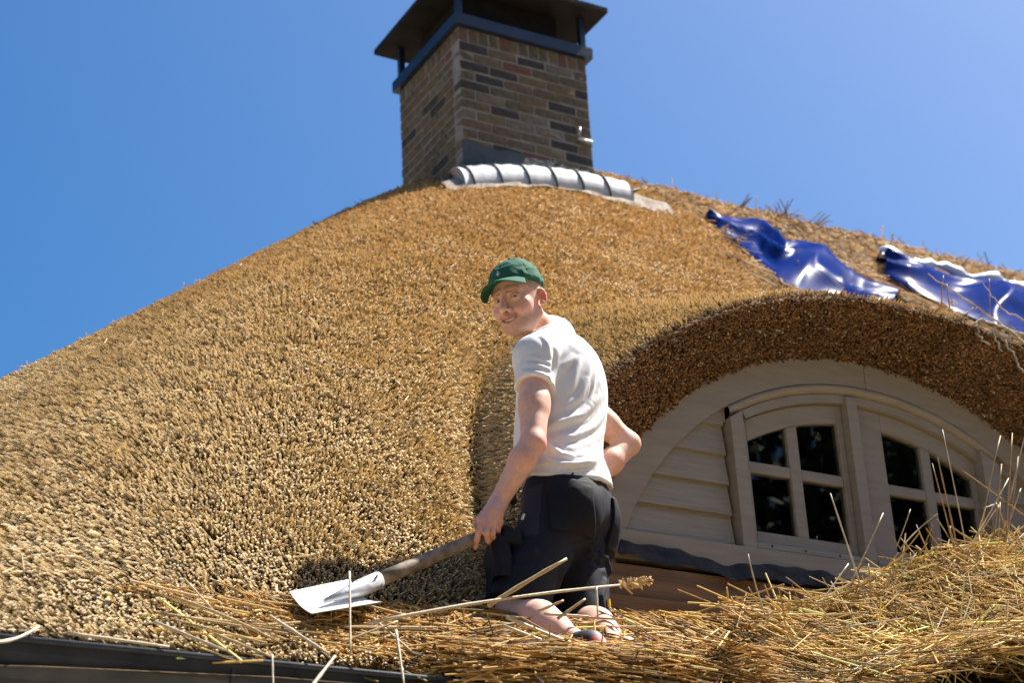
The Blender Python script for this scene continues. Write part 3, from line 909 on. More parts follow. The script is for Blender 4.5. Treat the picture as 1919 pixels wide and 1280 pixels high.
def lay(n, xr, yr, zf, mean, spread, lr, rr, base, lift, name, label):
    X = rng.uniform(*xr, n); Y = rng.uniform(*yr, n)
    P = np.stack([X, Y, zf(X, Y)+rng.uniform(-.02, lift, n)], -1)
    nn, dn, ar = grad_n(X, Y, zf)
    D = np.array(mean)+rng.normal(0, spread, (n, 3))
    D = D-nn*((D*nn).sum(1)*.85)[:, None]
    D = nrm(D)
    return P, D, rng.uniform(*lr, n), rng.uniform(*rr, n), straw_cols(P, base, .42)
def cat(*a): return [np.concatenate(q) for q in zip(*a)]
A = lay(17000, (3.22, 7.6), (4.36, 5.5), heap_z, (.42, -.55, -.5), .28, (.045, .12), (.0016, .0030), (.50, .31, .105), .02, '', '')
B = lay(3600, (3.7, 7.6), (4.4, 5.12), heap_z, (.55, -.35, -.25), .55, (.16, .42), (.0017, .0031), (.57, .38, .14), .08, '', '')
B2 = lay(1500, (4.0, 7.6), (4.5, 5.08), heap_z, (.2, -.15, .15), .6, (.2, .5), (.0013, .0024), (.56, .385, .155), .06, '', '')
A, B, B2 = list(A), list(B), list(B2)
B2[1] = nrm(B2[1]+np.array([0, 0, .45])*(1+1.2*(B2[0][:, :1] > 4.9))*rng.random((len(B2[1]), 1))+rng.normal(0, .2, (len(B2[1]), 3)))
B[1] = nrm(B[1]+np.array([0, -.1, .25])*rng.normal(0, .6, (len(B[1]), 1)))
reed_cloud('loose_straw', *cat(A, B, B2), None, M_reed, label='tangle of loose cut straw stems covering the heap below the window', cat='straw')
A = lay(14000, (1.5, 3.4), (4.575, 4.84), front_z, (.8, -.25, -.1), .6, (.03, .12), (.0016, .0030), (.42, .25, .08), .035, '', '')
B = lay(170, (1.7, 3.4), (4.62, 4.80), front_z, (.85, -.2, -.05), .4, (.2, .36), (.0026, .004), (.50, .35, .155), .06, '', '')
keep = (A[0][:, 0] > 1.55+rng.random(len(A[0]))*.9) & (A[0][:, 1] > 4.69-.16*np.clip(A[0][:, 0]-1.9, 0, .7))
A = [q[keep] for q in A]
Cc = lay(2600, (2.45, 3.35), (4.40, 4.62), front_z, (.85, -.15, -.1), .5, (.06, .24), (.0016, .0030), (.44, .27, .095), .10, '', '')
reed_cloud('loose_straw_over_gutter', *cat(A, B, Cc), None, M_reed, label='loose straw stems lying across the gutter below the shovel', cat='straw')

# ------------------------------------------------------------------ single reeds that can be told apart
M_reeds1 = [noise_mat('dry_reed', (.40, .28, .13), (.50, .37, .20), 30, .5, .15, 60, .4), noise_mat('pale_reed', (.48, .40, .27), (.56, .48, .34), 30, .5, .15, 60, .4), noise_mat('brown_reed', (.36, .22, .09), (.50, .32, .14), 30, .55, .15, 60, .4)]
def reed(name, label, group, a, b, rad, bend=.0, m=0, plume=None, parts=True):
    """a stem from a to b with its joints; a plume of seed heads if wanted"""
    a = np.asarray(a); b = np.asarray(b); L_ = np.linalg.norm(b-a)
    side = nrm(np.cross(b-a, CF)); n = 9
    pts = [a+(b-a)*t+side*bend*L_*4*t*(1-t) for t in np.linspace(0, 1, n)]
    rr = [rad*.82*(1.0-.35*i/(n-1))*(1.22 if i in (3, 6) else 1) for i in range(n)]
    o = MB().tube(pts, rr, 7).build(name, M_reeds1[m], None, smooth=True, label=label, cat='reed', group=group)
    if plume:
        mb = MB(); d = nrm(b-a)
        for k in range(46):
            t = rng.random(); p = b+d*plume*t
            q = nrm(d*1.0+rng.normal(0, .55, 3))
            l = plume*.28*(1-.5*t)
            mb.tube([p, p+q*l*.5+rng.normal(0, .004, 3), p+q*l+rng.normal(0, .006, 3)], [.0022, .0045, .0028], 5)
        mb.build('seed_head', noise_mat('reed_plume', (.42, .28, .11), (.58, .42, .20), 40, .9), o, kind='stuff')
    return o
GF = 'single reeds lying about the gutter'
def fr(label, x0, y0, Y0, x1, y1, Y1, rad, **k): return reed('reed_stem', label, GF, at(x0, y0, Y0), at(x1, y1, Y1), rad, **k)
fr('thick pale reed bending over the gutter at the left picture edge', -20, 1204, 4.45, 73, 1174, 4.60, .0062, bend=-.05, m=1)
fr('pale reed lying along the gutter lip, near its left end', 127, 1187, 4.56, 317, 1213, 4.56, .0058, m=1)
fr('short reed sloping down across the gutter lip left of the straw heap', 290, 1166, 4.62, 423, 1220, 4.50, .0055, m=1)
fr('long bent reed reaching from the dressed thatch down over the gutter', 320, 1118, 4.72, 515, 1200, 4.52, .0055, bend=.02)
fr('reed with its lower end hanging over the gutter edge', 401, 1188, 4.58, 512, 1233, 4.48, .0055)
fr('pale broad reed slanting across the straw heap below the shovel blade', 505, 1155, 4.60, 617, 1227, 4.46, .0060, m=1)
fr('thick reed slanting up in front of the dark gutter', 582, 1290, 4.40, 628, 1230, 4.46, .0065, m=1)
fr('thin upright reed in front of the shovel blade', 655, 1072, 4.62, 657, 1227, 4.50, .0042, m=1)
fr('upright reed crossing the gutter right of the slanting thick reed', 742, 1182, 4.50, 758, 1290, 4.42, .0050, m=1)
fr('short reed hanging down in front of the gutter at left', 510, 1228, 4.46, 512, 1290, 4.42, .0036, m=1)
fr('long pale reed with a fluffy seed head crossing in front of the shorts', 690, 1168, 4.56, 1161, 1097, 4.58, .0062, bend=.012, m=1, plume=.11)
fr('thick reed with a joint pointing up across the dark shorts', 915, 1136, 4.58, 1062, 1048, 4.52, .0085, bend=.01, m=0)
fr('pale reed running down to the right across both calves', 949, 1157, 4.55, 1227, 1264, 4.44, .0068, bend=-.01, m=1)
fr('reed below the left calf running parallel to the longer pale reed', 940, 1172, 4.53, 1146, 1251, 4.43, .0060, m=1)
fr('thin upright reed in front of the right leg of the shorts', 1117, 1100, 4.56, 1121, 1162, 4.54, .0045, m=1)
fr('level pale reed behind the knees', 1020, 1151, 4.62, 1103, 1156, 4.60, .0055, m=1)
fr('short blunt reed sticking up between the legs of the shorts', 1045, 1160, 4.58, 1097, 1123, 4.56, .0062)
fr('short blurred reed sloping up beside the left knee', 1008, 1146, 4.56, 1056, 1126, 4.54, .0058)
fr('bent reed dropping down below the left calf', 1043, 1193, 4.52, 1078, 1252, 4.44, .0052, m=1)
fr('pale flat reed below the man at the left knee', 890, 1215, 4.50, 1000, 1236, 4.46, .0055, m=1)
fr('reed stub pointing up left of the shovel blade', 345, 1085, 4.72, 405, 1150, 4.66, .0036)
fr('thin reed leaning out of the heap under the shovel socket', 640, 1205, 4.55, 745, 1165, 4.55, .0045)
fr('thin reed leaning the other way under the shovel socket', 700, 1160, 4.60, 775, 1225, 4.50, .0045)
GR = 'tall dry reeds standing out of the straw heap before the window'
LR = 'tall dry reed standing out of the straw heap in front of the window wall'
def rr_(x0, y0, x1, y1, m=2, rad=.0040, Yb=4.98, dY=.0, plume=None, label=LR, bend=None):
    return reed('reed_stem', label, GR, at(x0, y0, Yb), at(x1, y1, Yb+dY), rad, bend=rng.normal(0, .012) if bend is None else bend, m=m, plume=plume)
TALL = [(1619, 1118, 1556, 925), (1442, 1175, 1402, 1039), (1440, 1171, 1402, 1100), (1550, 1149, 1473, 1082), (1534, 1212, 1484, 1096), (1546, 1159, 1341, 1135), (1453, 1187, 1341, 1135), (1587, 1110, 1655, 962),
          (1680, 1025, 1706, 955), (1688, 1029, 1757, 964), (1517, 1159, 1590, 1057), (1633, 1135, 1627, 1057), (1773, 1106, 1717, 984), (1619, 1163, 1718, 1035), (1815, 1050, 1766, 805), (1800, 1053, 1755, 848),
          (1794, 1056, 1747, 869), (1800, 1060, 1780, 987), (1831, 1070, 1875, 817), (1881, 1100, 1897, 812), (1856, 1068, 1877, 870), (1869, 1090, 1908, 856), (1874, 942, 1868, 1080), (1890, 981, 1913, 916),
          (1909, 1084, 1869, 944), (1919, 966, 1805, 883), (1868, 944, 1842, 953), (1892, 937, 1925, 800), (1930, 1070, 1866, 1012), (1800, 1053, 1890, 897), (1816, 1041, 1875, 944), (1840, 1080, 1919, 1000),
          (1700, 1180, 1640, 1075), (1760, 1200, 1690, 1110), (1600, 1200, 1560, 1120), (1480, 1230, 1440, 1150), (1900, 1200, 1790, 1110), (1650, 1240, 1590, 1150), (1390, 1180, 1370, 1120), (1725, 1150, 1790, 1050)]
def tall_key(q):
    x = (q[0]+q[2])/2
    place = 'below the left weatherboards' if x < 1400 else 'before the left casement' if x < 1600 else 'before the middle window post' if x < 1690 else 'before the right casement' if x < 1850 else 'beyond the right casement'
    dx = q[2]-q[0]; tilt = 'upright' if abs(dx) < .28*abs(q[3]-q[1]) else ('left leaning' if dx < 0 else 'right leaning')
    return tilt, place
ORD = ['first', 'second', 'third', 'fourth', 'fifth', 'sixth', 'seventh', 'eighth', 'ninth']
for q in TALL:
    same = sorted([p for p in TALL if tall_key(p) == tall_key(q)], key=lambda p: p[2])
    tilt, place = tall_key(q)
    lab = 'only %s dry reed %s' % (tilt, place) if len(same) == 1 else '%s from the left of the %s dry reeds %s' % (ORD[same.index(q)], tilt, place)
    rr_(*q, m=int(rng.choice([0, 2, 2, 1])), rad=float(rng.uniform(.0030, .0046)), Yb=float(4.97+rng.normal(0, .03)), label=lab)
rr_(1628, 1150, 1650, 1112, m=0, rad=.004, plume=.10, label='reed with a drooping golden seed head in front of the middle window post')
rr_(1855, 590, 1854, 522, Yb=5.33, m=2, rad=.0035, label='thin stem standing upright on the dormer thatch near the right tarp')
rr_(1765, 576, 1768, 516, Yb=5.5, m=2, rad=.0042, label='leftmost of two short stems standing on the dormer thatch before the right tarp')
rr_(1781, 584, 1774, 532, Yb=5.5, m=2, rad=.0042, label='shorter stem standing on the dormer thatch next to its twin before the right tarp')

# pale dry roots hanging over the lip of the dormer thatch
rt_ = thing('dry_root', 'pale tangled dry root hanging over the dormer thatch at the right', 'root', tuple(at(1838, 600, 5.3)))
M_root = noise_mat('dry_root_bark', (.42, .36, .27), (.60, .53, .42), 30, .85, .4, 60, .2)
Zr = lambda x, y: (1600+.1875*x, 460+.1875*y)
for pts, r0, r1 in [([(745, 280), (920, 400), (1090, 520), (1250, 610), (1330, 690), (1540, 840), (1720, 895)], .0035, .009), ([(1260, 740), (1245, 870), (1280, 950), (1360, 990)], .007, .0055), ([(1270, 760), (1370, 830), (1410, 900), (1440, 980), (1482, 1055)], .008, .006),
                    ([(1395, 810), (1480, 930), (1560, 1040), (1620, 1120), (1655, 1200), (1690, 1275)], .009, .004), ([(1530, 920), (1560, 980), (1582, 1030)], .006, .005), ([(1285, 370), (1400, 530), (1500, 650), (1700, 750)], .003, .006), ([(1500, 950), (1560, 910), (1610, 918)], .006, .004),
                    ([(1100, 700), (1150, 640), (1230, 620)], .004, .005), ([(1200, 790), (1260, 745), (1330, 760), (1420, 800), (1560, 850), (1700, 980)], .006, .010)]:
    P = []
    for i, p in enumerate(pts):
        x, y = Zr(*p); Y = 5.30-.0002*i
        P.append(at(x, y, 5.29 if p[1] > 700 else 5.33))
    P = polyline(P, 3*len(P)); P[1:-1] += rng.normal(0, .003, (len(P)-2, 3))
    MB().tube(list(P), list(np.linspace(r0, r1, len(P))*(1+.2*rng.random(len(P)))*.62), 7).build('rootlet', M_root, rt_, smooth=True)
# ------------------------------------------------------------------ solid modelling on a grid (distance field + surface nets)
class Field:
    def __init__(self, lo, hi, h):
        self.lo = np.array(lo, float); self.h = h
        self.n = np.ceil((np.array(hi)-self.lo)/h).astype(int)+1
        self.a = np.full(self.n, .05, np.float32)
    def _box(self, lo, hi):
        i0 = np.clip(np.floor((np.array(lo)-self.lo)/self.h).astype(int), 0, self.n-1)
        i1 = np.clip(np.ceil((np.array(hi)-self.lo)/self.h).astype(int)+1, 1, self.n)
        if (i1 <= i0).any(): return None
        sl = tuple(slice(a, b) for a, b in zip(i0, i1))
        g = [(self.lo[k]+self.h*np.arange(i0[k], i1[k])).astype(np.float32) for k in range(3)]
        return sl, (g[0][:, None, None], g[1][None, :, None], g[2][None, None, :])
    def put(self, prim, k=.01, op='add', pad=.03):
        fn, lo, hi = prim
        r = self._box(np.array(lo)-pad-k, np.array(hi)+pad+k)
        if r is None: return self
        sl, (x, y, z) = r
        d = np.broadcast_to(fn(x, y, z), self.a[sl].shape).astype(np.float32)
        a = self.a[sl]
        if op == 'add':
            hh = np.clip(.5+.5*(d-a)/k, 0, 1); self.a[sl] = d*(1-hh)+a*hh-k*hh*(1-hh)
        else:
            d = -d; hh = np.clip(.5-.5*(d-a)/k, 0, 1); self.a[sl] = d*(1-hh)+a*hh+k*hh*(1-hh)
        return self
    def cut(self, p, nvec):
        """remove everything on the side nvec points to"""
        x, y, z = [(self.lo[k]+self.h*np.arange(self.n[k])).astype(np.float32) for k in range(3)]
        d = (x[:, None, None]-p[0])*nvec[0]+(y[None, :, None]-p[1])*nvec[1]+(z[None, None, :]-p[2])*nvec[2]
        self.a = np.maximum(self.a, d.astype(np.float32))
        return self
    def mesh(self):
        a = self.a; s = a < 0
        nx, ny, nz = [q-1 for q in a.shape]
        cnt = np.zeros((nx, ny, nz), np.uint8)
        for i in (0, 1):
            for j in (0, 1):
                for k in (0, 1):
                    cnt += s[i:i+nx, j:j+ny, k:k+nz]
        cells = np.argwhere((cnt > 0) & (cnt < 8))
        idx = np.full((nx, ny, nz), -1, np.int32)
        idx[cells[:, 0], cells[:, 1], cells[:, 2]] = np.arange(len(cells))
        cv = {}
        for i in (0, 1):
            for j in (0, 1):
                for k in (0, 1):
                    cv[i, j, k] = a[cells[:, 0]+i, cells[:, 1]+j, cells[:, 2]+k]
        acc = np.zeros((len(cells), 3)); num = np.zeros(len(cells))
        for ax in range(3):
            for u in (0, 1):
                for v in (0, 1):
                    c0 = [0, 0, 0]; o = [q for q in range(3) if q != ax]
                    c0[o[0]] = u; c0[o[1]] = v; c1 = list(c0); c1[ax] = 1
                    d0 = cv[tuple(c0)]; d1 = cv[tuple(c1)]
                    m = (d0 < 0) != (d1 < 0)
                    t = d0/np.where(m, d0-d1, 1)
                    p = np.tile(np.array(c0, float), (len(cells), 1)); p[:, ax] = t
                    acc[m] += p[m]; num[m] += 1
        V = (cells+acc/num[:, None])*self.h+self.lo
        Q = []
        for ax in range(3):
            o = [q for q in range(3) if q != ax]
            sl0 = [slice(None)]*3; sl1 = [slice(None)]*3
            sl0[ax] = slice(0, -1); sl1[ax] = slice(1, None)
            for q in o: sl0[q] = slice(1, -1); sl1[q] = slice(1, -1)
            e = s[tuple(sl0)] != s[tuple(sl1)]
            E = np.argwhere(e)
            if not len(E): continue
            ins = s[tuple(sl0)][e]
            E[:, o[0]] += 1; E[:, o[1]] += 1
            def cell(du, dv):
                c = E.copy(); c[:, o[0]] -= du; c[:, o[1]] -= dv
                return idx[c[:, 0], c[:, 1], c[:, 2]]
            q = np.stack([cell(1, 1), cell(0, 1), cell(0, 0), cell(1, 0)], -1)
            flip = ins if ax != 1 else ~ins
            q[~flip] = q[~flip][:, ::-1]
            Q.append(q)
        return V, np.concatenate(Q)

def cone(a, b, ra, rb=None):
    a = np.asarray(a, float); b = np.asarray(b, float); rb = ra if rb is None else rb
    ba = b-a; L2 = max(float(ba@ba), 1e-12)
    def f(x, y, z):
        px, py, pz = x-a[0], y-a[1], z-a[2]
        t = np.clip((px*ba[0]+py*ba[1]+pz*ba[2])/L2, 0, 1)
        return np.sqrt((px-t*ba[0])**2+(py-t*ba[1])**2+(pz-t*ba[2])**2)-(ra+(rb-ra)*t)
    m = max(ra, rb)
    return f, np.minimum(a, b)-m, np.maximum(a, b)+m

def ell(c, r, ax=None):
    c = np.asarray(c, float); ax = np.eye(3) if ax is None else np.asarray(ax, float)
    def f(x, y, z):
        d = (x-c[0], y-c[1], z-c[2])
        k0 = 0; k1 = 0
        for i in range(3):
            q = d[0]*ax[i, 0]+d[1]*ax[i, 1]+d[2]*ax[i, 2]
            k0 = k0+(q/r[i])**2; k1 = k1+(q/r[i]**2)**2
        k0 = np.sqrt(k0); k1 = np.sqrt(k1)+1e-9
        return k0*(k0-1)/k1
    m = max(r)
    return f, c-m, c+m

def rbox(c, half, ax, r):
    c = np.asarray(c, float); ax = np.asarray(ax, float)
    def f(x, y, z):
        d = (x-c[0], y-c[1], z-c[2]); o = 0; ins = -1e9
        for i in range(3):
            q = np.abs(d[0]*ax[i, 0]+d[1]*ax[i, 1]+d[2]*ax[i, 2])-(half[i]-r)
            o = o+np.maximum(q, 0)**2; ins = np.maximum(ins, q)
        return np.sqrt(o)+np.minimum(ins, 0)-r
    m = float(np.linalg.norm(half))
    return f, c-m, c+m

def seg_dist(P, a, b):
    a = np.asarray(a); b = np.asarray(b); ba = b-a
    t = np.clip(((P-a)@ba)/(ba@ba), 0, 1)
    return np.linalg.norm(P-a-t[:, None]*ba, axis=1), t

def vert_normals(V, Q):
    n = np.cross(V[Q[:, 2]]-V[Q[:, 0]], V[Q[:, 3]]-V[Q[:, 1]])
    N = np.zeros_like(V)
    for k in range(4): np.add.at(N, Q[:, k], n)
    return nrm(N)

def smooth_mesh(V, Q, it=2, lam=.5):
    for _ in range(it):
        A = np.zeros_like(V); c = np.zeros(len(V))
        for k in range(4):
            np.add.at(A, Q[:, k], V[Q[:, (k+1) % 4]]); np.add.at(c, Q[:, k], 1)
            np.add.at(A, Q[:, k], V[Q[:, (k-1) % 4]]); np.add.at(c, Q[:, k], 1)
        V = V*(1-lam)+lam*A/np.maximum(c, 1)[:, None]
    return V

# ------------------------------------------------------------------ the thatcher
def u3(v): return nrm(np.asarray(v, float))
FT, RT = u3((-.68, .73, 0)), u3((.73, .68, 0))        # chest forward and right
FP, RP = u3((-.62, .785, 0)), u3((.785, .62, 0))      # hips forward and right
UPW = np.array([0, 0, 1.])
J = {k: at(*v) for k, v in dict(head=(970.6, 561, 4.96), neck=(1034, 626, 5.03), pel=(1062, 945, 4.93), shL=(1004, 671, 4.885),
     elL=(999, 832, 4.80), wrL=(933, 944, 4.86), elR=(1178, 832, 5.10), knL=(962, 1146, 4.86), knR=(1086, 1158, 4.93), anL=(1098, 1214, 4.57), anR=(1168, 1226, 4.63)).items()}
J['shR'] = J['shL']+.375*RT+np.array([0, 0, .02])
J['hipL'] = J['pel']-.088*RP-np.array([0, 0, .03]); J['hipR'] = J['pel']+.088*RP-np.array([0, 0, .03])
J['wrR'] = J['pel']+.165*RP+.06*FP+np.array([0, 0, .06])
TU = u3(J['neck']-J['pel'])
FTt = u3(FT-TU*(FT@TU)); RTt = u3(RT-TU*(RT@TU))
TA = np.array([RTt, FTt, TU])
PA = np.array([RP, FP, UPW])
# head frame: x to his left, y forward, z up
HM = np.array([[.8406, -.4866, -.2379], [.2915, .0363, .9559], [.4566, .8728, -.1723]])
HX, HY, HZ_ = [nrm(HM[0, i]*CR+HM[1, i]*CU-HM[2, i]*CF) for i in range(3)]
HA = np.array([HX, HY, HZ_])
HC = J['head']
def H(x, y, z): return HC+HX*x+HY*y+HZ_*z
def hell(c, r, tilt=None): return ell(H(*c), r, HA)
def hcone(a, b, ra, rb=None): return cone(H(*a), H(*b), ra, rb)

BF = Field((2.62, 4.44, 3.05), (3.56, 5.36, 4.62), .0033)
# --- torso (under the clothes), legs
chest_c = J['pel']+TU*.40-FTt*.012; belly_c = J['pel']+TU*.20+FTt*.008
BF.put(ell(chest_c, (.165, .125, .20), TA), .03)
BF.put(ell(belly_c, (.150, .118, .19), TA), .05)
BF.put(ell(J['pel'], (.155, .125, .12), PA), .05)
BF.put(cone(J['shL'], J['shR'], .055), .05)
BF.put(cone(J['neck'], J['shL']+np.array([0, 0, .0]), .050, .045), .05)
BF.put(cone(J['neck'], J['shR'], .050, .045), .05)
for s in 'LR':
    BF.put(cone(J['hip'+s], J['kn'+s], .082, .056), .04)
    BF.put(cone(J['kn'+s]*.8+J['an'+s]*.2-np.array([0, .0, .0]), J['kn'+s]*.45+J['an'+s]*.55, .056, .050), .03)
    calf = J['kn'+s]*.66+J['an'+s]*.34+np.array([.012, -.004, .014])
    BF.put(cone(calf, J['kn'+s]*.4+J['an'+s]*.6, .052, .043), .03)
    BF.put(cone(J['kn'+s]*.45+J['an'+s]*.55, J['an'+s], .043, .034), .02)
    toe = J['an'+s]+(J['an'+s]-J['kn'+s])*.45+np.array([0, -.02, -.03])
    BF.put(cone(J['an'+s], toe, .034, .026), .02)
# --- arms
BF.put(cone(J['shL'], J['shL']*.4+J['elL']*.6, .056, .046), .03)
BF.put(cone(J['shL']*.45+J['elL']*.55, J['elL'], .0475, .0375), .02)
fm = J['elL']*.72+J['wrL']*.28+np.array([-.004, -.004, 0])
BF.put(cone(J['elL'], fm, .0375, .0405), .02)
BF.put(cone(fm, J['wrL'], .0405, .0275), .02)
BF.put(cone(J['shR'], J['shR']*.4+J['elR']*.6, .056, .047), .03)
BF.put(cone(J['shR']*.45+J['elR']*.55, J['elR'], .047, .037), .02)
BF.put(cone(J['elR'], J['elR']*.7+J['wrR']*.3, .038, .041), .02)
BF.put(cone(J['elR']*.7+J['wrR']*.3, J['wrR'], .041, .028), .02)
# --- left hand on the shovel handle
def hp(x, y, Y): return at(x, y, Y)
wr = J['wrL']
kn = [hp(903, 977, 4.840), hp(913, 982, 4.830), hp(924, 984, 4.835), hp(934, 981, 4.850)]
BF.put(cone(wr, wr*.5+kn[1]*.5, .0265, .026), .015)
for q in kn: BF.put(cone(wr*.75+kn[1]*.25, q, .021, .0135), .014)
BF.put(cone(kn[0], kn[3], .0125), .012)
fing = [[kn[0], hp(897, 997, 4.830), hp(893, 1013, 4.845), hp(891, 1026, 4.865)],
        [kn[1], hp(911, 1000, 4.820), hp(914, 1013, 4.840), hp(918, 1018, 4.870)],
        [kn[2], hp(923, 1000, 4.825), hp(925, 1010, 4.850), hp(928, 1013, 4.880)],
        [kn[3], hp(933, 994, 4.845), hp(934, 1003, 4.865), hp(936, 1006, 4.890)]]
for fi, pts in enumerate(fing):
    r = (.0105, .0102, .0098, .0088)[fi]
    for i in range(3): BF.put(cone(pts[i], pts[i+1], r*(1-.08*i), r*(1-.08*(i+1))), .005)
th = [wr+(kn[0]-wr)*.35+np.array([-.012, .014, 0]), hp(893, 980, 4.890), hp(897, 994, 4.910), hp(908, 1002, 4.910)]
for i in range(3): BF.put(cone(th[i], th[i+1], .0125-.0012*i, .0113-.0012*i), .007)
# right hand resting on the front of the hip
wr2 = J['wrR']
for i in range(4):
    a = wr2+RP*(-.03)+UPW*(.012-.018*i)*1.0+FP*.01
    BF.put(cone(wr2, a-RP*.05, .022, .012), .012)
    BF.put(cone(a-RP*.05, a-RP*.085-FP*.004, .0095, .0088), .004); BF.put(cone(a-RP*.085-FP*.004, a-RP*.115-FP*.016, .0088, .008), .004)
BF.put(cone(wr2, wr2-RP*.04+UPW*.04, .015, .0105), .01)
# --- neck and head
BF.put(cone(H(0, -.034, -.055), J['neck']+np.array([.01, 0.01, -.02]), .047, .056), .018)
BF.put(hell((0, -.012, .032), (.0765, .096, .088)), .012)
BF.put(hell((0, .020, -.034), (.066, .070, .084)), .03)
BF.put(hell((0, .034, -.080), (.052, .052, .042)), .025)
BF.put(hell((0, .073, -.104), (.021, .018, .017)), .018)
BF.put(hcone((.058, -.004, -.062), (.022, .066, -.100), .017, .016), .02)
BF.put(hcone((-.058, -.004, -.062), (-.022, .066, -.100), .017, .016), .02)
for s in (-1, 1):
    BF.put(hell((s*.046, .056, -.034), (.022, .022, .024)), .02)
    BF.put(hcone((s*.014, .083, .021), (s*.044, .067, .021), .0105, .008), .012)
BF.put(hcone((0, .086, .012), (0, .117, -.036), .0080, .0108), .010)
BF.put(hell((0, .1200, -.0415), (.0120, .0120, .0100)), .007)
for s in (-1, 1):
    BF.put(hell((s*.0130, .102, -.0450), (.0085, .011, .0085)), .006)
    BF.put(hell((s*.033, .101, -.002), (.018, .018, .0135)), .014, 'sub')
    BF.put(hell((s*.0315, .0735, -.003), (.0165, .0155, .0145)), .005)
    # cheek swelling of a smile, and the fold beside the mouth
    BF.put(hell((s*.036, .076, -.050), (.018, .016, .018)), .014)
    BF.put(hcone((s*.0205, .104, -.050), (s*.034, .093, -.078), .0028, .0022), .007, 'sub')
BF.put(hell((0, .084, -.074), (.032, .018, .022)), .012)
for s in (-1, 1):
    BF.put(hcone((0, .1005, -.0655), (s*.031, .084, -.0675), .0056, .0036), .004)
    BF.put(hcone((0, .0985, -.0855), (s*.029, .084, -.0725), .0062, .0036), .004)
    BF.put(hell((s*.0058, .110, -.0485), (.004, .006, .003)), .003, 'sub')
# mouth opening
def mouth(x, y, z):
    q = [(x-HC[0])*A[0]+(y-HC[1])*A[1]+(z-HC[2])*A[2] for A in (HX, HY, HZ_)]
    mid = -.0765+9.0*q[0]**2
    return np.maximum(np.maximum(np.abs(q[2]-mid)-.0060*(1-(q[0]/.0290)**2), np.abs(q[0])-.0280), .082-q[1])
BF.put((mouth, H(0, .09, -.075)-.03, H(0, .09, -.075)+.03), .0015, 'sub', .01)
for s in (-1, 1):
    def slit(x, y, z, s=s):
        q = [(x-HC[0])*A[0]+(y-HC[1])*A[1]+(z-HC[2])*A[2] for A in (HX, HY, HZ_)]
        dx = (q[0]-s*.0315)/.0135
        return np.maximum(np.maximum(np.abs(q[2]+.0035+.0012*dx*s)-.0036*(1-dx*dx), np.abs(dx)-1), .070-q[1])
    BF.put((slit, H(s*.0315, .08, -.003)-.02, H(s*.0315, .08, -.003)+.02), .001, 'sub', .005)
    # ears
    ea = HA.copy(); ea = np.array([nrm(HX*s+HY*.45), nrm(HY-HX*s*.45), HZ_])
    BF.put(ell(H(s*.0815, -.018, -.012), (.0075, .0165, .029), ea), .005)
    BF.put(ell(H(s*.0895, -.0125, -.011), (.0105, .0100, .0185), ea), .004, 'sub')
    BF.put(ell(H(s*.0785, -.009, -.037), (.006, .0075, .009), ea), .006)
bV, bQ = BF.mesh()
bV = smooth_mesh(bV, bQ, 1, .35)
me = mesh_np('person', bV, bQ, None, True)
# skin colour by place
q = (bV-HC)@HA.T
skin = np.array([.74, .42, .31])
C = np.tile(skin, (len(bV), 1))
C *= (1+.13*fbm(bV*38, 5)+.16*fbm(bV*170, 6))[:, None]
C[:, 1:] *= (1+.12*fbm(bV*24, 15))[:, None]
def blend(w_, c): 
    global C
    w_ = np.clip(w_, 0, 1)[:, None]; C = C*(1-w_)+np.array(c)*w_
ishead = (np.abs(q[:, 0]) < .1) & (np.abs(q[:, 1]) < .14) & (q[:, 2] > -.13) & (q[:, 2] < .14)
for s in (-1, 1):
    blend(ishead*np.exp(-((q[:, 0]-s*.042)**2+(q[:, 1]-.065)**2+(q[:, 2]+.04)**2)/.022**2)*.45, (.62, .25, .18))
    blend(ishead*np.exp(-((q[:, 0]-s*.086)**2+(q[:, 1]+.012)**2+((q[:, 2]+.012)*.6)**2)/.018**2)*.9, (.70, .15, .09))
    d, t = seg_dist(q, (s*.013, .093, .0155), (s*.046, .070, .0185))
    blend(ishead*np.exp(-(d/.0050)**2)*.9, (.13, .07, .04))
    d, t = seg_dist(q, (s*.020, .088, .0025), (s*.044, .080, .0015))
    blend(ishead*np.exp(-(d/.003)**2)*.7, (.16, .08, .05))
blend(ishead*np.exp(-((q[:, 0])**2+(q[:, 1]-.112)**2+(q[:, 2]+.042)**2)/.016**2)*.4, (.62, .25, .18))
lipm = ishead & (q[:, 1] > .074) & (np.abs(q[:, 0]) < .032)
blend(lipm*np.exp(-((q[:, 2]+.0755-9*q[:, 0]**2)/.0105)**4)*.9, (.46, .13, .11))
inside = ishead & (np.abs(q[:, 0]) < .022) & (np.abs(q[:, 2]+.0765-9*q[:, 0]**2) < .0042) & (q[:, 1] < .093) & (q[:, 1] > .07)
C[inside] = (.10, .03, .025)
stub = ishead*sstep(-.045, -.075, q[:, 2])*sstep(-.02, .03, q[:, 1]+.02)
stub = np.maximum(stub, ishead*np.exp(-((q[:, 2]+.058)/.007)**2)*(np.abs(q[:, 0]) < .03)*(q[:, 1] > .08)*.8)
stub = stub*(1-lipm*np.exp(-((q[:, 2]+.0755-9*q[:, 0]**2)/.0105)**4))
blend(stub*(.42+.2*fbm(bV*260, 8)), (.20, .125, .085))
hair = ishead*sstep(.0, .02, q[:, 2]-(q[:, 1]-.02)*.9)*sstep(.065, .045, q[:, 1])*(np.abs(q[:, 0]) > .03)*(np.abs(q[:, 0]) < .0785)
back = ishead*sstep(-.02, -.05, q[:, 1])*sstep(-.07, -.03, q[:, 2])
blend(np.maximum(hair, back)*(.55+.2*fbm(bV*300, 9)), (.30, .20, .12))
d, t = seg_dist(bV, J['elL']+np.array([.02, -.02, 0]), J['elL']+np.array([.02, -.02, .02]))
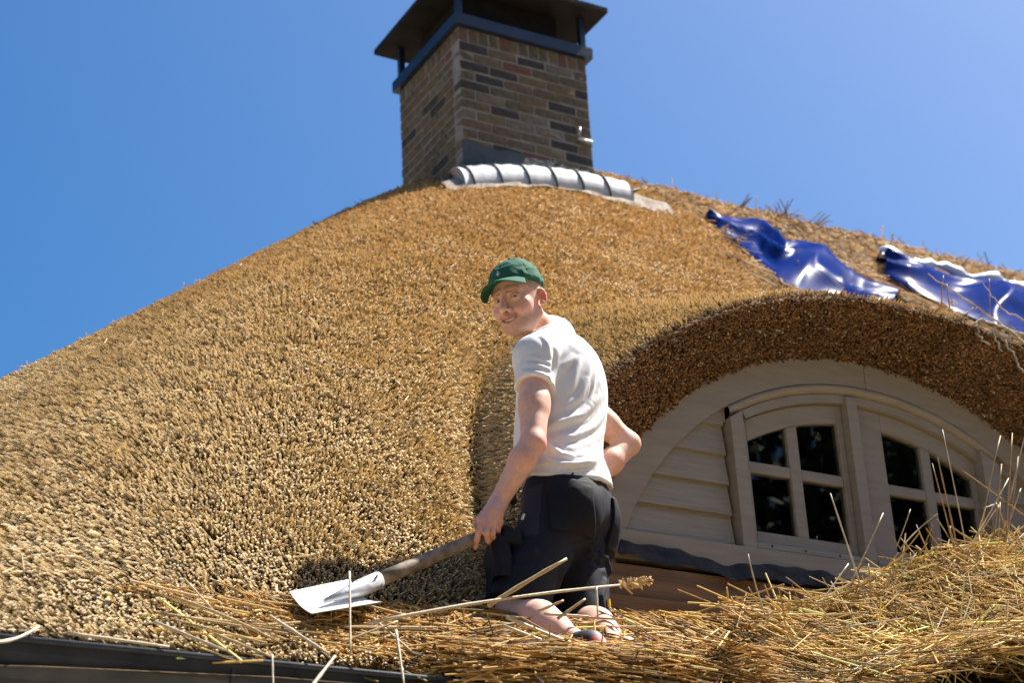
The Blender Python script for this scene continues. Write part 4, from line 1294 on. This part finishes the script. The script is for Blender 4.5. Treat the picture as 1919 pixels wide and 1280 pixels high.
blend(np.exp(-(d/.028)**2)*.6, (.62, .19, .13))
hd = np.linalg.norm(bV-kn[1], axis=1)
blend(np.exp(-(hd/.06)**2)*.35, (.60, .27, .20))
legm = bV[:, 2] < 3.36
blend(legm*.35, (.70, .46, .40))
C = np.clip(C, .01, .85)
setcol(me, C)
M_skin = attr_mat('skin', .55, .32, 'GEOMETRY', .45, 300, .0018)
N, L, b = nodes(M_skin)
b.inputs['Subsurface Weight'].default_value = .12
b.inputs['Subsurface Radius'].default_value = (.011, .0045, .0025)
b.inputs['Subsurface Scale'].default_value = 1.0
me.materials.append(M_skin)
man = ob('person', me, None, label='man in green cap and white t-shirt kneeling on the thatch, smiling over his shoulder', cat='person')

# eyes and teeth
def eye(s):
    bm = bmesh.new(); bmesh.ops.create_uvsphere(bm, u_segments=40, v_segments=28, radius=.0124)
    me = bpy.data.meshes.new('eye')
    c = H(s*.0315, .0735, -.003)
    g = nrm(CAM-c); g = nrm(g+HX*.0)
    col = []
    for v in bm.verts:
        d = nrm(np.array(v.co)); a = math.degrees(math.acos(max(-1, min(1, float(d@g)))))
        col.append((.012, .012, .014) if a < 14 else (.07, .09, .09) if a < 29 else (.03, .04, .04) if a < 32 else (.50, .44, .40))
        v.co = Vector(c)+v.co
    bm.to_mesh(me); bm.free()
    for p in me.polygons: p.use_smooth = True
    setcol(me, np.array(col)); me.materials.append(attr_mat('eyeball', .08, .6))
    ob('eye', me, man)
eye(-1); eye(1)
mb = MB(); 
for i in range(-5, 5):
    x0, x1 = (i+.04)*.0052, (i+.96)*.0052
    zt = -.0715+9*((x0+x1)/2)**2
    y0 = .0925-10*x0*x0; y1 = .0925-10*x1*x1
    mb.add([H(x0, y0, zt), H(x1, y1, zt), H(x1, y1, zt-.0078), H(x0, y0, zt-.0078), H(x0, y0-.005, zt), H(x1, y1-.005, zt), H(x1, y1-.005, zt-.0078), H(x0, y0-.005, zt-.0078)],
           [(3, 2, 1, 0), (4, 5, 6, 7), (0, 1, 5, 4), (1, 2, 6, 5), (2, 3, 7, 6), (3, 0, 4, 7)])
mb.build('teeth', mat('tooth_enamel', (.78, .68, .52), .45, 0, .3), man)

# ------------------------------------------------------------------ clothes
def cloth_mat(name, weave=900, rough=.85, bump=.25):
    return attr_mat(name, rough, .25, 'GEOMETRY', bump, weave, .0008)
# t-shirt
SF = Field((2.66, 4.66, 3.66), (3.56, 5.40, 4.50), .0038)
SF.put(ell(chest_c-FTt*.004, (.182, .146, .215), TA), .03)
SF.put(ell(belly_c+FTt*.004, (.172, .140, .215), TA), .06)
SF.put(ell(J['pel']+UPW*.05, (.175, .142, .12), PA), .06)
SF.put(ell(J['pel']+TU*.475-FTt*.035, (.165, .105, .13), TA), .05)
SF.put(cone(J['shL'], J['shR'], .066), .05)
SF.put(cone(J['neck']+np.array([.005, 0, -.01]), J['shL'], .058, .056), .05)
SF.put(cone(J['neck']+np.array([.005, 0, -.01]), J['shR'], .058, .056), .05)
for s, tt in (('L', .36), ('R', .30)):
    e = J['sh'+s]*(1-.55)+J['el'+s]*.55
    fcone, lo_, hi_ = cone(J['sh'+s], e, .068, .0615)
    p_ = J['sh'+s]*(1-tt)+J['el'+s]*tt; d_ = u3(u3(J['el'+s]-J['sh'+s])+(np.array([-.10, 0, .0]) if s == 'L' else 0))
    def sleeve(x, y, z, f=fcone, p=p_, d=d_):
        return np.maximum(f(x, y, z), (x-p[0])*d[0]+(y-p[1])*d[1]+(z-p[2])*d[2])
    SF.put((sleeve, lo_, hi_), .022)
hem1, hem2 = at(985, 903, 4.9), at(1158, 924, 5.0)
hn = np.cross(u3(hem2-hem1), u3(CF-CF@u3(hem2-hem1)*u3(hem2-hem1))); hn = hn*np.sign(-hn[2])
hn = u3(hn*np.array([1, 1, 1])); hn = u3(np.array([hn[0]*.5, hn[1]*.5-.05, hn[2]]))
SF.cut((hem1+hem2)/2, hn)
SF.put(cone(J['neck']+np.array([-.012, -.004, .02]), H(0, -.018, -.06), .056, .075), .006, 'sub')
shell = SF.a.copy()
SF.a = np.maximum(SF.a, -(SF.a+.011))
sV, sQ = SF.mesh()
N0 = vert_normals(sV, sQ)
# drape: folds placed where the shirt is pulled or bunched
Zm = lambda x, y: (940+.2656*x, 580+.2656*y)
folds = [([(505, 330), (440, 400), (385, 490)], .0060, .011), ([(560, 345), (520, 450), (480, 570)], .0055, .010), ([(640, 370), (610, 500), (550, 640)], .0055, .011),
         ([(665, 420), (655, 530), (620, 660)], .0045, .009), ([(705, 410), (690, 540), (650, 640)], .0045, .009), ([(305, 845), (430, 790), (570, 745), (690, 610)], .0095, .014),
         ([(300, 880), (350, 970), (420, 1020), (500, 1035)], .0085, .012), ([(255, 1085), (370, 1075), (500, 1095), (640, 1085), (770, 1050)], .0080, .011),
         ([(350, 1125), (520, 1100), (650, 1060), (780, 1000)], .0065, .010), ([(180, 1150), (330, 1165), (520, 1180), (700, 1190), (810, 1235)], .0075, .010),
         ([(230, 1065), (290, 1020), (310, 960)], .007, .010), ([(320, 1210), (500, 1225), (680, 1240), (800, 1265)], .005, .009), ([(380, 900), (520, 900), (660, 830), (740, 700)], .006, .014),
         ([(450, 690), (540, 620), (600, 500)], .004, .010), ([(500, 980), (620, 940), (740, 860)], .005, .012),
         ([(365, 400), (290, 350), (210, 330)], .0035, .008), ([(360, 445), (280, 400), (180, 385)], .0035, .008), ([(352, 490), (270, 450), (150, 440)], .003, .008), ([(340, 330), (330, 240), (270, 180)], .0045, .009),
         ([(380, 300), (375, 380), (355, 520)], -.006, .010), ([(90, 620), (95, 560), (110, 500)], .004, .009), ([(300, 90), (360, 110), (430, 130)], .003, .008), ([(240, 170), (330, 130), (420, 70)], .003, .008)]
disp = .0022*fbm(sV*np.array([9, 9, 6]), 51, 2)+.0016*fbm(sV*np.array([30, 30, 14])+fbm(sV*12, 3)[:, None], 52, 3)
vis = (N0@CF) < .25
for pts, amp, wd in folds:
    # each fold runs over the cloth that lies under its sight lines
    W = []
    for p in pts:
        x, y = Zm(*p); d = nrm(ray(x, y))
        rel = sV-CAM; tt = rel@d; off = np.linalg.norm(rel-tt[:, None]*d, axis=1)
        W.append(sV[np.argmin(off*10+tt+np.where(N0@d < 0, 0, 9))])
    dmin = np.full(len(sV), 9.); tpar = np.zeros(len(sV))
    for i in range(len(W)-1):
        if np.linalg.norm(W[i+1]-W[i]) < 1e-6: continue
        d, t = seg_dist(sV, W[i], W[i+1])
        m = d < dmin; dmin[m] = d[m]; tpar[m] = (i+t[m])/(len(W)-1)
    tap = np.sin(np.pi*np.clip(.12+.76*tpar, 0, 1))
    disp += amp*tap*(np.exp(-(dmin/wd)**2)-.55*np.exp(-((dmin-1.7*wd)/wd)**2))
sV = sV+N0*disp[:, None]
sV = smooth_mesh(sV, sQ, 1, .4)
me = mesh_np('t_shirt', sV, sQ, None, True)
c = np.tile(np.array([.74, .735, .74]), (len(sV), 1))*(1+.035*fbm(sV*230, 61)+.02*fbm(sV*14, 62))[:, None]
setcol(me, np.clip(c, 0, .86))
me.materials.append(cloth_mat('white_jersey', 1100, .9, .3))
shirt = ob('t_shirt', me, man)
# collar rib
cA, cB = J['neck']+np.array([-.012, -.004, .02]), H(0, -.018, -.06)
d, t = seg_dist(sV, cA, cB); d = d-(.056+.019*t)
cax = u3(cB-cA); cu = u3(np.cross(cax, UPW)); cv = np.cross(cax, cu)
rel = sV-cA; an_ = np.arctan2(rel@cv, rel@cu)
rim = []
for a in np.linspace(-math.pi, math.pi, 49)[:-1]:
    m = np.where((np.abs((an_-a+math.pi) % (2*math.pi)-math.pi) < .16) & (d > -.004) & (d < .012))[0]
    if len(m): rim.append(sV[m[np.argmax((sV[m]-cA)@cax)]])
if len(rim) > 20:
    rim = np.array(rim)
    for _ in range(3): rim = (np.roll(rim, 1, 0)+rim*2+np.roll(rim, -1, 0))/4
    rim = np.concatenate([rim, rim[:1]])
    cm = MB().tube(list(rim+cax*.001), .0048, 7, cap=False).build('collar', mat('white_rib_knit', (.70, .69, .67), .9), shirt, smooth=True)
ring = []
nb = nrm(H(0, -.018, -.06)-J['neck'])
ua = u3(np.cross(nb, UPW)); va = np.cross(nb, ua)

# shorts
def shorts_prims(F, o=0.):
    F.put(ell(J['pel']-UPW*.00, (.170+o, .136+o, .14+o), PA), .03)
    F.put(ell(J['pel']-FP*.045-RP*.07-UPW*.055, (.088+o, .090+o, .105+o), PA), .04)
    F.put(ell(J['pel']-FP*.045+RP*.07-UPW*.055, (.088+o, .090+o, .105+o), PA), .04)
    for s in 'LR':
        e = J['hip'+s]+(J['kn'+s]-J['hip'+s])*1.16
        F.put(cone(J['hip'+s]-UPW*.02, e, .100+o, .092+o), .05)
SH = Field((2.60, 4.58, 3.20), (3.42, 5.28, 3.95), .0042)
shorts_prims(SH)
w1, w2 = at(968, 893, 4.9), at(1160, 915, 5.0)
SH.cut((w1+w2)/2, -hn)
for s in 'LR':
    d = u3(J['kn'+s]-J['hip'+s]); p = J['hip'+s]+(J['kn'+s]-J['hip'+s])*(.99 if s == 'L' else 1.03)
    x, y, z = [(SH.lo[k]+SH.h*np.arange(SH.n[k])).astype(np.float32) for k in range(3)]
    dd = (x[:, None, None]-p[0])*d[0]+(y[None, :, None]-p[1])*d[1]+(z[None, None, :]-p[2])*d[2]
    sd = ((x[:, None, None]-J['pel'][0])*RP[0]+(y[None, :, None]-J['pel'][1])*RP[1])*(1 if s == 'R' else -1)+0*z[None, None, :]
    SH.a = np.where(sd > 0, np.maximum(SH.a, dd.astype(np.float32)), SH.a)
SH.a = np.maximum(SH.a, -(SH.a+.012))
hV, hQ = SH.mesh()
N0 = vert_normals(hV, hQ)
disp = .0045*fbm(hV*np.array([11, 11, 7]), 71, 3)
Zs = lambda x, y: (820+.3593*x, 820+.3593*y)
for pts, amp, wd in [([(950, 480), (900, 540), (860, 600)], .008, .012), ([(940, 540), (900, 600), (850, 640)], .007, .010), ([(930, 700), (890, 640), (800, 600)], .009, .012), ([(690, 620), (760, 570), (850, 540)], .006, .012),
                     ([(300, 580), (290, 700), (260, 830)], .006, .010), ([(700, 640), (650, 720), (640, 800)], .007, .014), ([(880, 750), (860, 830), (870, 900)], .006, .010), ([(500, 600), (430, 640), (320, 600)], .005, .012)]:
    W = []
    vis = (N0@CF) < .25
    for p in pts:
        x, y = Zs(*p); d = nrm(ray(x, y)); rel = hV-CAM; tt = rel@d; off = np.linalg.norm(rel-tt[:, None]*d, axis=1)
        W.append(hV[np.argmin(off*10+tt+np.where(N0@d < 0, 0, 9))])
    dmin = np.full(len(hV), 9.)
    for i in range(len(W)-1):
        if np.linalg.norm(W[i+1]-W[i]) < 1e-6: continue
        d, t = seg_dist(hV, W[i], W[i+1]); dmin = np.minimum(dmin, d)
    disp += amp*(np.exp(-(dmin/wd)**2)-.5*np.exp(-((dmin-1.7*wd)/wd)**2))
hV = hV+N0*disp[:, None]
me = mesh_np('work_shorts', hV, hQ, None, True)
c = np.tile(np.array([.010, .011, .017]), (len(hV), 1))*(1+.25*fbm(hV*30, 72))[:, None]
r = (hV-J['pel'])
lat = r@RP; fw_ = r@FP
panel = (lat < -.05) & (fw_ > .01) & (r[:, 2] > -.17) & (r[:, 2] < .01)
c[panel] = c[panel]*.3+np.array([.036, .033, .046])*.7
seam = np.abs(lat-.015) < .022
c[seam & (fw_ < 0) & (r[:, 2] > -.20)] *= 1.9
setcol(me, np.clip(c, .002, .2))
M_work = cloth_mat('work_canvas', 700, .75, .35)
me.materials.append(M_work)
shorts = ob('work_shorts', me, man)
def patch(name, box, o, colr):
    """a pocket: the shorts' own shape blown up a little and trimmed to a box"""
    f, lo, hi = box
    G = Field(np.array(lo)-.01, np.array(hi)+.01, .0042)
    shorts_prims(G, o)
    x, y, z = [(G.lo[k]+G.h*np.arange(G.n[k])).astype(np.float32) for k in range(3)]
    G.a = np.maximum(G.a, f(x[:, None, None], y[None, :, None], z[None, None, :]).astype(np.float32))
    v, qd = G.mesh()
    if not len(v): return None
    n0 = vert_normals(v, qd); v = v+n0*(.003*fbm(v*22, 75))[:, None]
    m = mesh_np(name, v, qd, None, True); setcol(m, np.tile(np.array(colr), (len(v), 1))*(1+.2*fbm(v*40, 76))[:, None]); m.materials.append(M_work)
    return ob(name, m, shorts)
BA = np.array([nrm(RP-FP*.25), nrm(FP+RP*.25), UPW])
PB = np.array([nrm(RP*.35-FP*.94), nrm(RP*.94+FP*.35), UPW])
patch('back_pocket', rbox(J['pel']-FP*.065-RP*.135-UPW*.070, (.070, .07, .085), PB, .012), .009, (.0055, .006, .010))
patch('back_pocket', rbox(J['pel']-FP*.14+RP*.085-UPW*.075, (.055, .09, .085), PA, .012), .009, (.0055, .006, .010))
tl = u3(J['knL']-J['hipL'])
LA = np.array([u3(-RP+FP*.5), u3(FP+RP*.5-tl*((FP+RP*.5)@tl)), -tl]); LA[0] = u3(np.cross(LA[1], LA[2]))
G = Field(J['hipL']-.28, J['hipL']+.2, .0044)
G.put(rbox(J['hipL']*.33+J['knL']*.67+u3(-RP*.55+FP*.85)*.088, (.030, .085, .090), np.array([u3(-RP*.55+FP*.85), u3(np.cross(tl, -RP*.55+FP*.85)), tl]), .022), .01)
G.put(rbox(J['hipL']*.58+J['knL']*.42+u3(-RP*.55+FP*.85)*.094, (.030, .088, .026), np.array([u3(-RP*.55+FP*.85), u3(np.cross(tl, -RP*.55+FP*.85)), tl]), .012), .004)
v, qd = G.mesh(); n0 = vert_normals(v, qd); v = v+n0*(.007*fbm(v*13, 77))[:, None]
m = mesh_np('cargo_pocket', v, qd, None, True); setcol(m, np.tile(np.array([.0095, .010, .015]), (len(v), 1))*(1+.25*fbm(v*40, 78))[:, None]); m.materials.append(M_work)
ob('cargo_pocket', m, shorts)
# pocket label, tool handle and yellow tag
p = at(980, 969, 4.80)
MB().tube([at(978, 974, 4.795), at(982, 964, 4.795)], .004, 6).build('pocket_label', mat('grey_label', (.45, .45, .44), .6), shorts)
MB().tube([at(960, 921, 4.86), at(957, 932, 4.86), at(963, 942, 4.87)], [.012, .017, .012], 10).build('tool_handle', mat('black_rubber_grip', (.01, .01, .01), .5), shorts, smooth=True)
MB().tube([at(1140, 1124, 4.86), at(1141, 1137, 4.86)], .006, 6).build('yellow_tag', mat('yellow_tape', (.75, .5, .02), .6), shorts)

# cap
M_cap = attr_mat('green_cotton', .85, .25, 'GEOMETRY', .35, 900, .0008)
CFd = Field(HC-.16, HC+.17, .0028)
CFd.put(hell((0, -.011, .045), (.0845, .108, .095)), .004)
pn = nrm(-HZ_+HY*.27+HX*.09); pp = H(0, .095, .058)
CFd.cut(pp, pn)
CFd.a = np.maximum(CFd.a, -(CFd.a+.007))
# opening above the strap at the back
v, qd = CFd.mesh(); n0 = vert_normals(v, qd)
ql = (v-HC)@HA.T
ang = np.arctan2(ql[:, 0], ql[:, 1]+.010)
seamd = np.min([np.abs((ang-a+math.pi) % (2*math.pi)-math.pi) for a in np.arange(6)*math.pi/3+.0], axis=0)*np.hypot(ql[:, 0], ql[:, 1]+.01)
dsp = .0035*fbm(ql*np.array([24, 24, 30]), 81, 3)-.0012*np.exp(-(seamd/.0022)**2)+.0025*np.exp(-((ql[:, 2]-.070-.27*(ql[:, 1]-.095)-.09*ql[:, 0])/.004)**2)*.4
dsp += .004*vnoise(ql*np.array([18, 18, 45]), 85)+.0022*(1-2*np.abs(vnoise(ql*np.array([30, 30, 55])+3, 86)))
v = v+n0*dsp[:, None]
me = mesh_np('cap', v, qd, None, True)
c = np.tile(np.array([.020, .115, .068]), (len(v), 1))*(1+.12*fbm(v*90, 82))[:, None]
setcol(me, np.clip(c, .004, .5)); me.materials.append(M_cap)
cap = ob('cap', me, man)
# brim: a curved sheet with thickness
nu, nv = 41, 12
top = []; 
for j in range(nv):
    for i in range(nu):
        a = math.radians(-56+112*i/(nu-1)); r_ = j/(nv-1)
        bx, by = .0815*math.sin(a), -.011+.1050*math.cos(a)
        ext = .070*max(math.cos(a*1.52), 0)**.5
        x = bx+ext*r_*math.sin(a*.55); y = by+ext*r_*math.cos(a*.45)
        z = .061-.27*(.095-by)+.09*bx-.14*(y-by)-4.2*(x*x)*r_-.9*(ext*r_)**2+.05*x*r_
        top.append(H(x, y, z))
top = np.array(top)
V = np.concatenate([top, top-HZ_*.0032])
I = np.arange(nu*nv).reshape(nv, nu)
F = [tuple(r) for r in np.stack([I[:-1, :-1], I[:-1, 1:], I[1:, 1:], I[1:, :-1]], -1).reshape(-1, 4)]
n_ = nu*nv
F = F+[tuple(i+n_ for i in f[::-1]) for f in F]
edge = list(I[0, :])+list(I[1:, -1])+list(I[-1, -2::-1])+list(I[-2:0:-1, 0])
F += [(edge[(i+1) % len(edge)], edge[i], edge[i]+n_, edge[(i+1) % len(edge)]+n_) for i in range(len(edge))]
me = mesh_np('brim', V, F, None, True)
bm = bmesh.new(); bm.from_mesh(me); bmesh.ops.recalc_face_normals(bm, faces=bm.faces); bm.to_mesh(me); bm.free()
setcol(me, np.tile(np.array([.022, .120, .072]), (len(V), 1))); me.materials.append(M_cap)
ob('brim', me, cap)
# small white embroidered rider on the front
fig = [[(-.2, -.9), (-.05, -.95), (.0, -.3), (.25, -.15), (.45, -.75), (.58, -.7), (.5, .0), (.62, .25), (.9, .45), (.78, .55), (.5, .42), (.3, .35), (.1, .45), (-.3, .3), (-.6, .25), (-.75, -.1), (-.62, -.1), (-.5, .05), (-.35, -.1)],
       [(-.1, .42), (.1, .48), (.22, .85), (.1, 1.05), (-.08, 1.0), (-.12, .75)], [(.1, .9), (.16, .84), (-.55, 1.35), (-.6, 1.28)]]
mb = MB()
for poly in fig:
    top = []
    for px_, pz in poly:
        x = px_*.0075-.002; zz = .082+pz*.0095
        yy = -.011+.108*math.sqrt(max(0, 1-(x/.0845)**2-((zz-.045)/.095)**2))
        top.append(H(x, yy+.0042, zz))
    bot = [t-HY*.004 for t in top]; n_ = len(top)
    mb.add(top+bot, [tuple(range(n_)), tuple(range(2*n_-1, n_-1, -1))]+[(i, i+n_, (i+1) % n_+n_, (i+1) % n_) for i in range(n_)])
mb.build('emblem', mat('white_thread', (.75, .75, .75), .7), cap)
bt = H(0, -.011, .140)
MB().tube([bt-HZ_*.003, bt+HZ_*.003], [.007, .005], 12).build('cap_button', M_cap_b if False else mat('green_button', (.02, .11, .065), .8), cap)

# shoes
M_shoe = attr_mat('trainer', .6, .4, 'GEOMETRY', .2, 300, .001)
for s, cols in (('L', ((.03, .03, .035), (.42, .03, .03))), ('R', ((.30, .29, .29), (.42, .41, .42)))):
    an = J['an'+s]; dd = u3(J['an'+s]-J['kn'+s]); toe = an+dd*.115+np.array([.015, -.02, -.06])
    G = Field(np.minimum(an, toe)-.08, np.maximum(an, toe)+.08, .004)
    heel = an+dd*.03+np.array([0, 0, .022])
    G.put(cone(an+dd*.012, toe, .039, .033), .01); G.put(cone(heel, toe+np.array([0, 0, .012]), .036, .033), .02)
    G.put(cone(an-dd*.02, an+dd*.02, .041, .043), .02)
    v, qd = G.mesh()
    m = mesh_np('shoe', v, qd, None, True)
    t = ((v-an)@u3(toe-an))
    c = np.tile(np.array(cols[0]), (len(v), 1)); c[(t > .03) & (t < .075)] = cols[1]
    c[(v-an)@UPW > .040] = (.45, .44, .44) if s == 'R' else (.10, .10, .11)
    setcol(m, c); m.materials.append(M_shoe); ob('shoe', m, man)
    sk = MB().tube([an-dd*.035, an-dd*.005], [.0375, .040], 20).build('sock', mat('grey_sock', (.30, .30, .33), .9), man, smooth=True)

# ------------------------------------------------------------------ shovel
hA = at(908, 1003, 4.87); hB = at(700, 1092, 4.81)
hd_ = u3(hB-hA)
shv = thing('shovel', 'white metal shovel with a grey wooden handle held low over the reeds', 'shovel', tuple(hB))
M_wood = noise_mat('weathered_ash_wood', (.13, .10, .075), (.30, .24, .18), 30, .7, .5, 60, .3, stretch=(1, 1, 1), bdist=.003)
top_ = hA-hd_*.085
pts = [top_, hA-hd_*.05, hA, hA*.6+hB*.4, hA*.25+hB*.75+np.array([0, 0, .0]), hB]
MB().tube(pts, [.0185, .0185, .019, .0195, .021, .022], 16).build('handle', M_wood, shv, smooth=True)
M_steel = noise_mat('bright_zinc_steel', (.50, .52, .55), (.66, .68, .70), 14, .38, .15, 50, .5, .35)
sock_end = at(608, 1127, 4.735)
MB().tube([hB-hd_*.02, hB+hd_*.05, hB*.55+sock_end*.45, sock_end], [.0255, .0255, .020, .006], 14).build('socket', M_steel, shv, smooth=True)
MB().tube([hB-hd_*.004+np.array([-.004, -.024, .010]), hB-hd_*.004+np.array([-.004, -.029, .012])], .004, 8).build('rivet', mat('dark_rivet', (.05, .05, .05), .5), shv)
c0, c1, c2, c3 = at(543, 1109, 4.80), at(655, 1086, 4.85), at(716, 1128, 4.74), at(584, 1150, 4.69)
nu, nv = 14, 12; V = []
bn = u3(np.cross(c1-c0, c3-c0)); bn = bn*np.sign(bn[2])
for j in range(nv+1):
    for i in range(nu+1):
        a, b_ = i/nu, j/nv
        P = (c0*(1-a)+c1*a)*(1-b_)+(c3*(1-a)+c2*a)*b_
        P = P-bn*(.022*math.sin(math.pi*b_)*(.4+.6*a))
        V.append(P)
n_ = len(V); V = V+[p-bn*.0022 for p in V]
I = np.arange(n_).reshape(nv+1, nu+1)
F = [tuple(r) for r in np.stack([I[:-1, :-1], I[:-1, 1:], I[1:, 1:], I[1:, :-1]], -1).reshape(-1, 4)]
F = F+[tuple(i+n_ for i in f[::-1]) for f in F]
edge = list(I[0, :])+list(I[1:, -1])+list(I[-1, -2::-1])+list(I[-2:0:-1, 0])
F += [(edge[(i+1) % len(edge)], edge[i], edge[i]+n_, edge[(i+1) % len(edge)]+n_) for i in range(len(edge))]
mb = MB(); mb.V = [tuple(p) for p in V]; mb.F = F
M_blade = noise_mat('white_coated_steel', (.50, .50, .49), (.66, .67, .68), 16, .4, .12, 40, .5, stretch=(3, 1, 1), lo=.3, hi=.5)
mb.build('blade', M_blade, shv, smooth=False)
